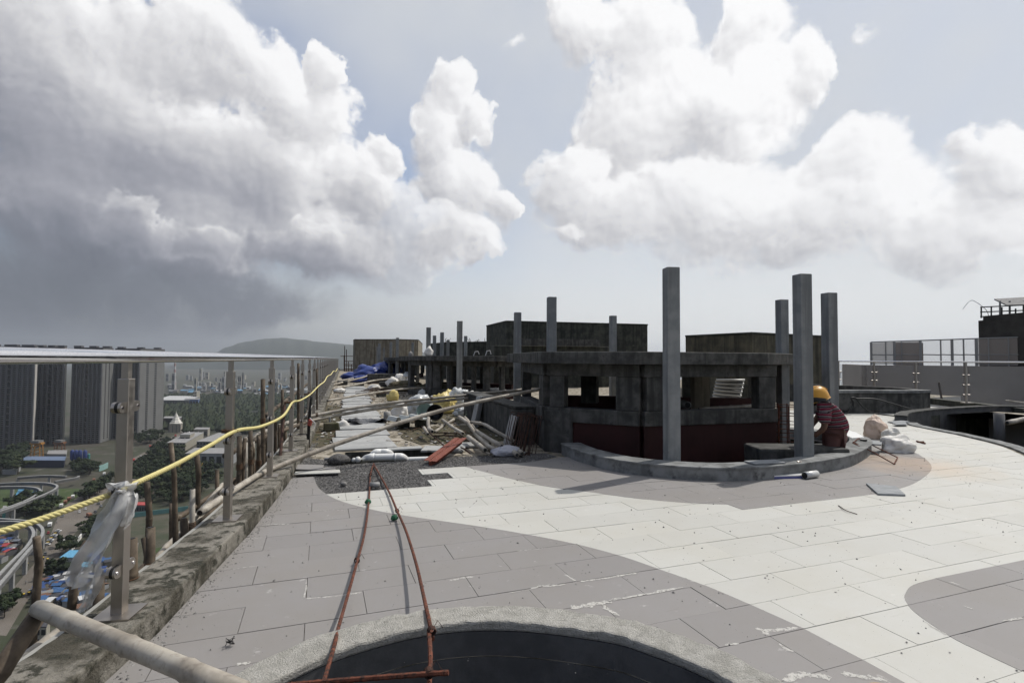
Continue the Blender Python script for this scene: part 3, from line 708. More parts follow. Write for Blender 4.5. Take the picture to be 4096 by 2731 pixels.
for k, (z, pts, w) in enumerate((('s2',[(375,935),(440,915),(520,912),(612,902)],.016),('s2',[(205,965),(300,948),(380,935)],.005),('s2',[(700,885),(800,872),(900,858),(1010,838),(1110,822)],.016),('s2',[(605,835),(640,855),(680,882)],.014),('s2',[(640,1065),(740,1045),(850,1030),(920,1018)],.032),('s2',[(900,1010),(1050,985),(1200,960),(1400,922)],.02),('s2',[(855,1040),(900,1075),(975,1112)],.024),
   ('s2',[(280,678),(340,672),(480,657)],.008),('s3',[(205,1195),(280,1215),(380,1205),(490,1192)],.03),('s3',[(250,1215),(300,1245)],.03),('s3',[(390,1555),(520,1510),(620,1520),(720,1530)],.035),('s3',[(0,1310),(95,1298)],.022),('s3',[(365,1300),(410,1335),(465,1358)],.015),('s1',[(475,1055),(600,1045),(720,1032),(835,1015)],.010),('s1',[(480,1050),(492,1000),(497,940)],.008),('s1',[(1365,945),(1430,930),(1520,918)],.016),('s1',[(250,605),(330,603),(400,600)],.012),
   ('s1',[(60,1455),(130,1445),(150,1447)],.02),('s1',[(30,880),(120,865),(205,858)],.006),('s1',[(120,690),(250,682)],.008),('s1',[(600,570),(660,564)],.006),('s1',[(520,520),(640,515),(745,520)],.008),('s3',[(780,1500),(900,1520),(1000,1535),(1100,1545)],.03),('s3',[(1870,1150),(1940,1140),(2014,1125)],.014),('s3',[(1510,885),(1560,898),(1600,912)],.012),('s3',[(1600,1045),(1680,1072)],.012),('s3',[(1340,1150),(1420,1200),(1500,1245)],.010))):
    q = smear(z, pts, w, k+1); o_ = len(sm.v); sm.v += q.v; sm.f += [tuple(i+o_ for i in f) for f in q.f]; sm.mi += q.mi
sm.build('cement_smears', SMEAR, kind='stuff', label='dried white cement smears along the joints of the floor tiles', cat='cement')
# ================================================================ columns
def column(z, x0, x1, yt, depth, label, zb=-.28, w=None, split=.34, zt=None):
    """square concrete column seen on its corner: left and right picture edges, top, distance"""
    c = pd(z, (x0+x1)/2, yt, depth); a = pd(z, x0, yt, depth); b = pd(z, x1, yt, depth)
    ww = (a-b).length; top = c.z if zt is None else zt
    th = math.atan(split/(1-split)) if split > 0 else 0            # how far it is turned
    s = ww/(math.cos(th)+math.sin(th)); az_ = math.atan2(c.x, c.y)
    R = Matrix.Rotation(-az_+th, 3, 'Z')
    mb = MB().obox((c.x, c.y, (top+zb)/2), R.col[0], R.col[1], Vector((0,0,1)), (s/2, s/2, (top-zb)/2))
    o = mb.build('concrete_column', COLM, bevel=.008, label=label, cat='column', group='roof pergola columns')
    return o, c, s
column('r6',86,206,38,6.45,'tall concrete column standing inside the curved curb, left of the worker', split=.30)
column('r6',996,1120,84,6.75,'tall concrete column half hiding the helmeted worker', split=.44)
column('r6',875,961,260,9.2,'concrete column just left of the worker\'s column, behind the rebar cage', split=.44)
column('r6',1195,1298,213,8.45,'concrete column right behind the worker, rightmost of all columns', split=.47)
column('r5',561,641,76,10.4,'concrete column rising behind the left end of the pavilion slab', split=.22)
column('r5',304,364,196,12.3,'thin concrete column at the far left corner of the pavilion', split=.10)
column('r5',1050,1112,221,13.3,'concrete column seen through the pavilion opening, before the dark block', split=.35)
column('s7',1404,1472,101,16.2,'concrete column in front of the second pavilion, nearest of that row', split=.06)
for x0,x1,yt,d,lab in ((1044,1099,175,19,'column with white plaster foot on the second pavilion slab'),(1120,1162,270,25,'short column right of the plastered one on the second slab'),(1207,1253,233,23,'middle column on the second pavilion slab'),
    (1283,1318,322,29,'shortest column on the second pavilion slab'),(1487,1528,275,25,'column seen behind and right of the nearest second pavilion column'),(688,724,295,30,'column before the brown lift block, tallest of its row'),
    (613,645,347,34,'column left of the tallest one before the brown block'),(477,508,363,37,'pale column at the left part of the brown block'),(460,479,402,42,'narrow column leftmost before the brown block'),
    (536,556,413,42,'slim short column between pale columns at the brown block'),(870,900,350,35,'column at the right end of the brown block')):
    column('s7',x0,x1,yt,d,lab,split=.08,zb=-.05)
# ================================================================ pavilions (slab on piers with openings)
def ground(p): return Vector((p.x, p.y, 0))
def pavilion(label, slab_px, wall_px, zt, th, open_top, sill, openings, back, red, zsill_low=.44, redcells=None):
    base = ground(pd('p', *wall_px[1]))
    root = thing('concrete_pavilion', label, 'pavilion', tuple(base))
    sp = [ground(pd('p', *q)) for q in slab_px] + [ground(pd('p', *q)) for q in back[0]]
    poly = [(p.x, p.y) for p in sp]
    if area(poly) < 0: poly = poly[::-1]
    MB().prism(poly, zt-th, zt).build('roof_slab', CONC, root, bevel=.012)
    wp = [ground(pd('p', *q)) for q in wall_px]
    for k, (a, b) in enumerate(zip(wp, wp[1:])):
        L = (b-a).length
        MB().wall(a, b, open_top, zt-th-.002, .20).build('beam', CONC, root, bevel=.01)
        low = MB().wall(a, b, zsill_low, sill, .22).build('sill_wall', CONC, root, bevel=.01)
        MB().wall(a, b, -.28, zsill_low-.003, .16).build('lower_wall', RED if red[k] else CONC, root)
        for (f0, f1) in openings[k]:                      # piers given as fractions of the facet
            MB().wall(a.lerp(b, f0), a.lerp(b, f1), sill+.002, open_top-.002, .17).build('pier', CONC, root, bevel=.01)
    bp = [ground(pd('p', *q)) for q in back[1]]
    for a, b in zip(bp, bp[1:]):
        MB().wall(a, b, open_top, zt-th-.003, .18).build('beam', CONC, root)
        MB().wall(a, b, -.28, sill*.8, .18).build('back_wall', RED, root)
        for f in (.0,.33,.66,1.0): c = a.lerp(b, f); MB().wall(c-(b-a).normalized()*.14, c+(b-a).normalized()*.14, sill*.8+.002, open_top-.002, .16).build('pier', CONC, root)
    return root, wp
pav1, wp1 = pavilion('nearest low concrete pavilion with thick slab roof and dark red base',
  [(2027,1410,10.8),(2165,1408,7.6),(2553,1408,7.0),(3071,1413,7.6),(3190,1414,8.4)],
  [(2104,1500,10.2),(2197,1500,7.95),(2563,1500,7.3),(3088,1500,7.95)], 1.465, .175, 1.115, .645,
  [[(0,.06),(.82,.97)],[(.03,.20),(.76,1.0)],[(0.02,.14),(.86,.995)]],
  [[(3105,1414,12.2),(2200,1410,13.0)],[(3020,1500,11.8),(2240,1500,12.4)]], [False,True,True])
# plain plastered pier filling the corner left of the red recess
a, b = wp1[1], wp1[2]
MB().wall(a.lerp(b,-.02), a.lerp(b,.30), -.27, .60, .26).build('corner_wall', CONC, pav1, bevel=.015)
MB().wall(pd('p',2330,1500,10.5), pd('p',2390,1500,10.4), .5, 1.11, .3).build('pier', CONC, pav1)
c = fl('p',2740,1660,.5); MB().wall(pd('p',2770,1500,10.8), pd('p',2830,1500,10.8), .3, 1.11, .25).build('pier', CONC_B, pav1)
pav2, wp2 = pavilion('second concrete pavilion further back with open bays under its slab',
  [(1596,1432,21.5),(1680,1430,18.6),(1735,1428,17.8),(1985,1427,17.2),(2060,1427,17.5)],
  [(1640,1500,20.5),(1735,1500,18.4),(1985,1500,17.8),(2060,1500,18.2)], 1.455, .18, 1.10, .30,
  [[(0,.12),(.85,1)],[(.0,.12),(.23,.30),(.62,.68),(.80,.9)],[(.2,.4)]],
  [[(2080,1427,24),(1700,1430,27)],[(2050,1500,23.5),(1720,1500,26)]], [False,False,True], zsill_low=.10)
pav3, wp3 = pavilion('third concrete pavilion beside the brown lift block',
  [(1535,1434,36),(1552,1434,31),(1610,1434,29),(1680,1434,28)],
  [(1548,1500,35),(1560,1500,32),(1672,1500,29.5)], 1.42, .20, 1.06, .35,
  [[(0,.2),(.8,1)],[(0,.06),(.25,.33),(.55,.62),(.9,1)]],
  [[(1700,1434,40),(1560,1434,44)],[(1690,1500,39),(1570,1500,42)]], [False,False], zsill_low=.12)
# ================================================================ roof-top blocks
def block(label, pxs, zt, mat, back, zb=0, coping=True, name='roof_block'):
    pts = [ground(pd('p', *q)) for q in pxs] + [ground(pd('p', *q)) for q in back]
    poly = [(p.x, p.y) for p in pts]
    if area(poly) < 0: poly = poly[::-1]
    root = thing(name, label, 'concrete block', tuple(pts[0]))
    MB().prism(poly, zb, zt).build('wall', mat, root, bevel=.03)
    if coping:
        c = Vector((sum(p[0] for p in poly)/len(poly), sum(p[1] for p in poly)/len(poly), 0))
        MB().prism([(c.x+(p[0]-c.x)*1.006, c.y+(p[1]-c.y)*1.006) for p in poly], zt+.002, zt+.06).build('coping', CONC_D, root)
    return root
blk = block('dark stained concrete lift block behind the second pavilion', [(1946,1308,31),(2025,1290,27),(2590,1303,29)], 3.28, CONC_D, [(2560,1303,38),(1990,1300,38)])
a, b = ground(pd('p',1970,1400,26)), ground(pd('p',2420,1400,27)); MB().wall(a, b, -.1, 2.02, 1.2).build('annex', CONC_D, blk, bevel=.03)
a, b = ground(pd('p',2086,1400,25.4)), ground(pd('p',2398,1400,26.2)); MB().wall(a, b, 2.025, 2.36, .25).build('ledge', CONC, blk)
block('moss streaked concrete block behind the tall columns at right', [(2742,1348,19.5),(3007,1336,17),(3289,1350,19)], 2.22, mat_mottle('concrete_moss', (.055,.05,.036), (.10,.09,.062), 2.5, streak=(.022,.022,.016), c3=(.13,.115,.08), s3=3, thr=(.6,.8)), [(3200,1350,27),(2780,1348,27)])
block('brown stained lift block at the far end of the roof', [(1413,1363,62),(1419,1361,59),(1590,1363,58),(1673,1366,59)], 3.45, CONC_B, [(1690,1366,75),(1430,1363,78)])
block('low dark parapet block between the pavilions with starter bars', [(1715,1372,40),(1790,1370,36),(1965,1374,34)], 2.45, CONC_D, [(1965,1374,42),(1730,1372,44)])
# starter bars sticking out of it
sb = thing('starter_bars', 'thin starter bars sprouting from the low dark block', 'rebar', tuple(pd('p',1900,1372,36)))
for k in range(22):
    x = rnd.choice((rnd.uniform(1870,1945), rnd.uniform(1780,1800))); p = pd('p', x, 1372, 35.5); h = rnd.uniform(.15,.36)
    MB().tube([p, p+Vector((rnd.uniform(-.03,.03),0,h*.6)), p+Vector((rnd.uniform(-.12,.12),0,h))], .012, 4).build('bar', RUSTD, sb)
# items on the second pavilion slab
pl = thing('plaster_sack', 'small white plaster bag at the foot of the plastered column', 'bag', tuple(pd('s7',1075,505,18.6)))
lumpy('bag', pd('s7',1075,508,18.6), (.13,.11,.2), SACK, pl, seed=4)
lumpy('stone_lump', pd('s7',865,525,20.5), (.08,.07,.14), STONE, seed=5, label='small pale bucket shaped lump on the second slab edge', cat='lump')
for (x, y, w, lab) in ((1600,508,.14,'curved scrap of pale metal on the second slab'),(1740,506,.16,'upright pale offcut on the second slab')):
    p = pd('s7',x,y,18); MB().tube([p, p+Vector((.05,0,w)), p+Vector((.16,0,w*1.1)), p+Vector((.2,0,.05))], .014, 6).build('metal_offcut', GALV, label=lab, cat='offcut')
# steel scaffold by the brown block
scf = thing('steel_scaffold', 'thin dark steel tube scaffold left of the brown lift block', 'scaffold', tuple(pd('r3',1370,700,55)))
for x, y0, y1 in ((1365,380,720),(1385,420,720),(1358,490,720),(1408,560,720),(1442,590,720)):
    MB().tube([pd('r3',x,y1,55), pd('r3',x,y0,55)], .045, 6).build('standard', RUSTD, scf)
for y in (497,555,590,605,640,665,690): MB().tube([pd('r3',1318 if y < 500 else 1362,y,55), pd('r3',1462,y,56)], .04, 6).build('ledger', RUSTD, scf)
# corrugated sheet leaning inside the pavilion
mb = MB(); nx = 60; a, b = pd('r6',460,812,12.6), pd('r6',660,812,12.2); hgt = .52
for k in range(nx):
    f = k/(nx-1); z_ = math.sin(f*math.pi*2*5.5)*.035
    n_ = (CF*-1)*z_
    for q in (0, 1): mb.v.append((a.lerp(b, q)) + Vector((0,0,-hgt*f*(1.0 if q else .88)))+n_+CF*(.25*f))
for k in range(nx-1): i = 2*k; mb._f((i, i+1, i+3, i+2))
o = mb.build('corrugated_sheet', GALV, smooth=True, label='corrugated metal sheet leaning behind the pavilion opening', cat='sheet'); so = o.modifiers.new('s', 'SOLIDIFY'); so.thickness = .004
# pipes / poles inside pavilion
bamboo('bamboo_pole', [pd('r6',340,1020,8.8), pd('r6',560,1008,9.2), pd('r6',860,985,9.8)], .035, .03, 'bamboo pole lying across the pavilion sill opening')
for x, y, d, lab in ((70,1078,7.35,'short grey pipe end poking out left of the tall column'),(262,993,8.6,'dark pipe end inside the pavilion')):
    p = pd('r6',x,y,d); t_ = thing('pipe_end', lab, 'pipe', tuple(p)); MB().tube([p, p-CR*.02+CF*.35], .062, 14).build('pipe', PVCG, t_, smooth=True); MB().tube([p-CF*.002, p-CF*.006], .047, 14).build('bore', BLACK, t_)
# ================================================================ right side: planters, glass railing, next building
rb = strip(V2([(8.9,10.6),(12.4,10.35),(15.2,9.75)]), V2([(8.9,10.95),(12.5,10.7),(15.35,10.1)]), -.02, .62)
pw = thing('planter_wall', 'angled grey cement planter wall beyond the white tiles', 'planter', (15.3,9.9,0))
ps = [ground(fl('r7',60,1240)), ground(fl('r7',420,1238)), ground(fl('r7',800,1238)), ground(fl('r7',945,1228))]
ps[0] = ground(fl('r7',-200,1240))
P = catmull(ps, 6); 
Po = offset_path(P, .22); 
if (Po[8]-Vector((0,0,0))).length < P[8].length: Po = offset_path(P, -.22)
strip(P, Po, -.1, .52, jit=.004).build('wall', CONC, pw)
strip(offset_path(P, .03) if (offset_path(P,.03)[8]).length < P[8].length else offset_path(P, -.03), offset_path(Po, .03) if offset_path(Po,.03)[8].length > Po[8].length else offset_path(Po, -.03), .525, .60, jit=.004).build('coping', RINGM2, pw, bevel=.01)
e1 = P[-1]; bk = [e1, e1+Vector((1.2,1.6,0)), e1+Vector((.3,4.0,0)), e1+Vector((-2.5,5.0,0))]
bkp = catmull([Vector(q) for q in bk], 6)
strip(bkp, offset_path(bkp, .22), -.1, .56, jit=.004).build('wall', CONC, pw)
# sunken planter curbs
RPo = catmull(RP_out, 5); RPo2 = offset_path(RPo, .22)
sp_ = thing('sunken_planter', 'large dark sunken planter at the right edge with pale cement rim', 'planter', (13,8.5,0))
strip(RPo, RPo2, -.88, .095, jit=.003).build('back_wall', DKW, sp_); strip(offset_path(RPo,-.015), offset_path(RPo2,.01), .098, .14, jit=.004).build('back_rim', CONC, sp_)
RPi = catmull(RP_in, 5); strip(RPi, offset_path(RPi, .20), -.012, .014, jit=.004).build('front_rim', RINGM2, sp_)
strip(catmull(V2([(9.80,4.72),(9.2,4.22),(8.75,3.6),(8.3,2.8)]),5), catmull(V2([(10.02,4.6),(9.45,4.05),(9.0,3.45),(8.55,2.7)]),5), -.2, .14, jit=.003).build('front_rim', RINGM2, sp_)
p = pd('r7',1565,1470,12.6); MB().tube([Vector((p.x,p.y,-.88)), Vector((p.x,p.y,.12))], .105, 20).build('drain_pipe', mat_plain('pipe_dark', (.09,.09,.092), .6), smooth=True, label='upright grey drain pipe standing in the dark sunken planter', cat='pipe')
bamboo('bamboo_pole', [pd('t4',1720,735,11.2), pd('t4',2250,620,11.6)], .05, .05, 'bamboo end sticking out over the dark sunken planter')
bamboo('bamboo_pole', [pd('t4',1695,268,17), pd('t4',2300,350,16)], .025, .03, 'thin pale bamboo lying before the grey wall at the right edge')
# dark low kerb under the right railing
kp = [ground(pd('p',3340,1580,20.6)), ground(pd('p',3500,1580,19.8)), ground(pd('p',3666,1600,18.6)), ground(pd('p',3867,1620,16.3)), ground(pd('p',4150,1650,13.8))]
KP = catmull(kp, 5); strip(KP, offset_path(KP, -.3) if offset_path(KP,-.3)[5].length > KP[5].length else offset_path(KP,.3), -.1, .10, jit=.004).build('right_kerb', CONC_D, label='dark low kerb under the right glass railing', cat='kerb')
gr = thing('glass_railing', 'glass railing with steel handrail on the right edge of the roof', 'railing', tuple(kp[2]))
Kz = lambda p, z: Vector((p.x, p.y, z))
MB().tube(catmull([Kz(p, 1.352) for p in kp]+[Kz(kp[-1]+(kp[-1]-kp[-2]), 1.352)], 5), .026, 10).build('handrail', POLISH, gr, smooth=True)
GLASS = mat_plain('railing_glass', (.45,.48,.46), .06, spec=.4, alpha=.10, var=.02)
gp = [ground(pd('r7',125,1060,20.4)), ground(pd('r7',445,1060,19.4)), ground(pd('r7',820,1090,18.0)), ground(pd('r7',1270,1140,16.0)), ground(pd('r7',1850,1200,13.6))]
for p in gp:
    MB().tube([Kz(p,.10), Kz(p,1.33)], .032, 8).build('post', STEEL, gr)
    for z_ in (.95,.65,.35): MB().tube([Kz(p,z_)-CR*.11, Kz(p,z_)+CR*.11], .02, 8).build('clamp', STEEL, gr)
    MB().obox(Kz(p,.112), CR, Vector((-CR.y,CR.x,0)), Vector((0,0,1)), (.12,.1,.012)).build('base_plate', STEEL, gr)
for a, b in zip(gp, gp[1:]): MB().wall(a.lerp(b,.06), a.lerp(b,.94), .16, 1.22, .012).build('pane', GLASS, gr)
# neighbouring block: long parapet wall, screen fence, dark machine room with shed
PAR = mat_mottle('render_taupe', (.21,.19,.178), (.24,.218,.205), 1.5, bstr=.1, c3=(.10,.09,.085), s3=3, thr=(.6,.85))
DARKB = mat_mottle('render_dark', (.035,.032,.028), (.05,.047,.042), 2, bstr=.1)
nb = thing('neighbour_parapet', 'long taupe rendered parapet wall beyond the right glass railing', 'wall', tuple(ground(pd('p',3468,1560,27))))
a, b = ground(pd('p',3466,1560,27)), ground(pd('p',4300,1560,23.5))
MB().wall(a, b, -3.0, 1.17, .35).build('wall', PAR, nb)
d_ = (b-a).normalized(); nrm = Vector((-d_.y, d_.x, 0))
if nrm.dot(a) < 0: nrm = -nrm
MB().wall(a-d_*.05, a-d_*.05+nrm*9, -3.0, 1.165, .3).build('return_wall', PAR, nb)
sc_ = thing('screen_fence', 'see-through panel screen fence on top of the taupe parapet', 'fence', tuple(ground(pd('r7',410,800,28))))
MESH = mat_plain('screen_panel', (.30,.265,.235), .6, alpha=.78, var=.05)
fa, fb_ = ground(pd('r7',412,600,28)), ground(pd('r7',2000,600,24))
def fz(f, yy): 
    x = 412+(2000-412)*f; return pd('r7', x, yy, 28+(24-28)*f).z
ztop0, ztop1 = fz(0,601), fz(1,548)
frs = [0,.095,.15,.195,.31,.43,.495,.56,.63,.695,.80,.9,1.0]
for k, f in enumerate(frs):
    p = fa.lerp(fb_, f); zt = ztop0+(ztop1-ztop0)*f; big = k in (0,2,4,6,8,11)
    MB().obox((p.x,p.y,(1.17+zt)/2), d_, nrm, Vector((0,0,1)), (.05 if big else .022, .05, (zt-1.17)/2)).build('post', PVCG, sc_)
for f0, f1 in zip(frs, frs[1:]):
    p, q = fa.lerp(fb_, f0), fa.lerp(fb_, f1); z0 = ztop0+(ztop1-ztop0)*f0; z1 = ztop0+(ztop1-ztop0)*f1
    mb = MB(); mb.quad(Kz(p,1.2), Kz(q,1.2), Kz(q,z1-.04), Kz(p,z0-.04)); mb.build('panel', MESH if f0 < .25 or f0 > .6 else mat_plain('screen_panel_clear', (.45,.42,.39), .4, alpha=.26, var=.03), sc_)
    MB().tube([Kz(p,z0), Kz(q,z1)], .035, 6).build('top_rail', PVCG, sc_); MB().tube([Kz(p,1.72), Kz(q,1.70)], .03, 6).build('mid_rail', PVCG, sc_)
a2, b2 = ground(pd('r7',640,620,33)), ground(pd('r7',862,612,33)); MB().wall(a2, b2, -1, pd('r7',700,606,33).z, .3).build('water_tank_wall', mat_plain('tank_wall', (.30,.26,.22), .8), label='pale wall seen through the screen fence', cat='wall')
mr = thing('machine_room', 'dark machine room block with railing and lean-to shed roof at top right', 'building', tuple(ground(pd('r7',1380,600,27))))
a3, b3 = ground(pd('r7',1378,600,26.5)), ground(pd('r7',2300,600,22))
zt3 = pd('r7',1378,408,26.5).z; MB().prism([(a3.x,a3.y),(b3.x,b3.y),((b3*1.25).x,(b3*1.25).y),((a3*1.25).x,(a3*1.25).y)], -2, zt3).build('wall', DARKB, mr)
MB().wall(a3+d_*.3, b3, zt3+.003, zt3+.22, .3).build('upstand', DARKB, mr)
def up(x, y, d): return pd('r7', x, y, d)
for x in (1400,1490,1585,1708,1783,1900): MB().tube([up(x,385,26.2), up(x, 288 if x < 1600 else 300,26.2)], .035, 6).build('rail_post', DARKB, mr)
for y0, y1 in ((288,262),(332,310),(372,360)): MB().tube([up(1390,y0,26.2), up(1950,y1,25)], .03, 6).build('guard_rail', DARKB, mr)
rq = [up(1515,213,27.5), up(1632,268,24.6), up(2150,252,24.0), up(2150,176,27)]
mb = MB(); mb.quad(*rq); o = mb.build('shed_roof', mat_plain('shed_grey', (.07,.07,.072), .7), mr); o.modifiers.new('s','SOLIDIFY').thickness = .06
for x in (1568,1655,1780): MB().tube([up(x,380,25.6), up(x,232,25.6)], .045, 6).build('shed_post', PVCG, mr)
MB().tube(catmull([up(1235,306,26.5), up(1270,260,26.5), up(1310,228,26.4), up(1350,240,26.4), up(1420,290,26.3), up(1455,330,26.3), up(1466,372,26.2)], 6), .012, 4).build('bent_wire', RUSTD, label='thin bent wire arching above the dark machine room', cat='wire')
# dark bar in the planter behind
MB().tube([fl('r7',1046,1126,.0)+Vector((0,0,.05)), pd('r7',1020,962,depth_of(fl('r7',1046,1126,0)))], .035, 6).build('steel_bar', RUSTD, label='dark bar leaning upright before the taupe wall', cat='bar')
MB().box((-.05,-.05,0),(0,0,.0)).v
p = fl('r7',170,1108,.1); MB().tube([Vector((p.x,p.y,-.05)), Vector((p.x,p.y,.33))], .09, 14).build('pipe_stub', PVC, smooth=True, label='short white pipe stub by the right railing end post', cat='pipe')
# cables draped over the planter wall
for k, pts in enumerate(([(-150,1245,.01),(105,1232,.02),(200,1222,.05),(250,1180,.25),(255,1130,.5),(230,1102,.62),(270,1100,.63),(330,1170,.35),(400,1225,.08),(480,1250,.02),(620,1266,.01),(720,1272,.01)],
                         [(-150,1240,.01),(120,1228,.02),(205,1215,.06),(243,1172,.26),(245,1128,.5),(236,1104,.62),(300,1106,.63),(450,1110,.62),(600,1150,.4),(750,1195,.15),(890,1235,.03)])):
    base_d = 14.5; P_ = []
    for x, y, h in pts:
        d = ray(*px('r7', x, y)); q = fl('r7', x, y, 0) if h < .03 else pd('r7', x, y, depth_of(fl('r7', 250, 1238, 0))-.35); P_.append(Vector((q.x, q.y, max(q.z, .015))))
    MB().tube(catmull(P_, 6), .016, 6).build('cable', BLACK, smooth=True, label=('black cable looped over the planter wall and across the tiles','black cable running along the planter wall coping')[k], cat='cable')
# ================================================================ the worker
def skin_mesh(name, verts, edges, mat, parent, sub=2, root=0):
    bm = bmesh.new(); lay = bm.verts.layers.skin.verify(); vs = []
    for p, r in verts:
        v = bm.verts.new(p); v[lay].radius = r if isinstance(r, tuple) else (r, r); vs.append(v)
    for a, b in edges: bm.edges.new((vs[a], vs[b]))
    vs[root][lay].use_root = True
    me = bpy.data.meshes.new(name); bm.to_mesh(me); bm.free(); me.materials.append(mat)
    o = link(name, me, parent); sk = o.modifiers.new('skin', 'SKIN'); sk.use_smooth_shade = True
    ss = o.modifiers.new('sub', 'SUBSURF'); ss.levels = sub; ss.render_levels = sub
    return o
SKIN = mat_plain('skin_brown', (.10,.05,.03), .55, var=.1)
TROU = mat_plain('trousers_maroon', (.10,.045,.038), .85, var=.2, scale=14)
def mat_stripes(name, d, o_, per=.062):
    m, t, b = newmat(name); co = coords(t)
    s = M(t, 'ADD', VM(t, 'DOT_PRODUCT', co, tuple(d), out=1), M(t, 'MULTIPLY', NOISE(t, co, 6, 2, .5), .03))
    f = M(t, 'FRACT', M(t, 'DIVIDE', M(t, 'ADD', s, o_), per))
    c = MIX(t, M(t, 'GREATER_THAN', f, .52), (.028,.014,.02), (.15,.02,.04))
    w = M(t, 'ADD', M(t, 'COMPARE', f, .30, .035), M(t, 'ADD', M(t, 'COMPARE', f, .45, .03), M(t, 'COMPARE', f, .98, .03)))
    c = MIX(t, M(t, 'MINIMUM', w, 1.0), c, (.30,.27,.27)); lk(t, c, b.inputs['Base Color']); b.inputs['Roughness'].default_value = .85; b.inputs['Specular IOR Level'].default_value = .1
    bump(t, b, NOISE(t, co, 18, 4, .6), .5, .02); return m
DP = 7.25
def J(x, y, d=0.0): return pd('s8', x, y, DP+d)
pel, mid_, che, nek, hed = J(560,930), J(590,760), J(470,560), J(345,440,-.02), J(268,350,-.03)
person = thing('person', 'worker in yellow helmet and striped maroon shirt bending behind the column', 'person', (pel.x, pel.y, -.5))
hl, hr_ = J(520,985,-.09), J(610,985,.09); kl, kr = J(470,1330,-.12), J(590,1330,.10); fz_ = -.5
al, ar = Vector((kl.x+.10, kl.y+.05, fz_+.08)), Vector((kr.x+.10, kr.y+.05, fz_+.08)); tl, trr = al+Vector((-.17,-.02,-.045)), ar+Vector((-.17,-.02,-.045))
shl, shr = J(385,505,-.17), J(400,500,.17); ell, elr = J(385,830,-.22), J(250,700,.20); wrl, wrr = J(215,965,-.15), J(130,860,.1)
V_ = [(pel,(.13,.15)),(mid_,(.12,.15)),(che,(.125,.165)),(nek,.058),(hed,(.085,.095)),(hl,.085),(kl,.062),(al,.042),(tl,.035),(hr_,.085),(kr,.062),(ar,.042),(trr,.035),(shl,.062),(ell,.042),(wrl,.028),(shr,.062),(elr,.042),(wrr,.028)]
E_ = [(0,1),(1,2),(2,3),(3,4),(0,5),(5,6),(6,7),(7,8),(0,9),(9,10),(10,11),(11,12),(2,13),(13,14),(14,15),(2,16),(16,17),(17,18)]
body = skin_mesh('body', V_, E_, SKIN, person)
spine = (che-pel).normalized()
shirt = skin_mesh('shirt', [(pel+Vector((0,0,-.01)),.165),(mid_,(.15,.18)),(che,(.15,.19)),(nek.lerp(che,.35),(.085,.10)),(shl,.09),(shl.lerp(ell,.78),.075),(shr,.09),(shr.lerp(elr,.75),.075)], [(0,1),(1,2),(2,3),(2,4),(4,5),(2,6),(6,7)], mat_stripes('shirt_stripes', (spine*.75+Vector((0,0,.35))).normalized(), 0), person)
skin_mesh('sleeve', [(shl.lerp(ell,.12),.094),(shl.lerp(ell,.45),.088),(shl.lerp(ell,.85),.082)], [(0,1),(1,2)], mat_stripes('sleeve_stripes', (0,0,1), .01), shirt)
skin_mesh('trousers', [(pel+Vector((0,0,-.02)),.135),(hl,.100),(kl,.085),(al+Vector((0,0,.08)),.065),(hr_,.100),(kr,.085),(ar+Vector((0,0,.08)),.065)], [(0,1),(1,2),(2,3),(0,4),(4,5),(5,6)], TROU, person)
# hands with fingers
for w, e_ in ((wrl, ell), (wrr, elr)):
    d = (w-e_).normalized(); sdv = d.cross(Vector((0,0,1))).normalized(); pts = [(w,.026),(w+d*.05,(.036,.02)),(w+d*.09,(.036,.018))]; ed = [(0,1),(1,2)]
    for k, (o_, L_) in enumerate(((-.03,.055),(-.01,.066),(.01,.062),(.03,.05))):
        i = len(pts); pts += [(w+d*.10+sdv*o_,.0095),(w+d*(.10+L_*.55)+sdv*o_*1.15-Vector((0,0,.012)),.0088),(w+d*(.10+L_)+sdv*o_*1.2-Vector((0,0,.034)),.0078)]; ed += [(2,i),(i,i+1),(i+1,i+2)]
    i = len(pts); pts += [(w+d*.045+sdv*.04-Vector((0,0,.01)),.011),(w+d*.085+sdv*.055-Vector((0,0,.022)),.009)]; ed += [(1,i),(i,i+1)]
    skin_mesh('hand', pts, ed, SKIN, person)
# face details on the head, looking down to the left
fd = (Vector((-CR.x,-CR.y,0))*.75+Vector((0,0,-.55))).normalized(); hu = (hed-nek).normalized(); hu = (hu-fd*hu.dot(fd)).normalized(); hs = fd.cross(hu)
mb = MB(); mb.tube([hed+fd*.085+hu*.02, hed+fd*.115-hu*.02, hed+fd*.09-hu*.035], [.010,.017,.008], 7); mb.build('nose', SKIN, person, smooth=True)
MB().obox(hed+fd*.083-hu*.06, hs, fd, hu, (.024,.012,.007)).build('mouth', mat_plain('lips', (.09,.03,.025), .5), person)
for s in (-1, 1):
    MB().tube([hed+hs*s*.082, hed+hs*s*.098], [.028,.02], 8).build('ear', SKIN, person, smooth=True)
    MB().tube([hed+fd*.082+hu*.018+hs*s*.032, hed+fd*.092+hu*.018+hs*s*.032], [.012,.008], 8).build('eye', BLACK, person)
lumpy('hair', hed-Vector((0,0,.085)), (.078/.56,.078/.56,.05/.56), BLACK, person, seed=5, folds=.03, crumple=.03)
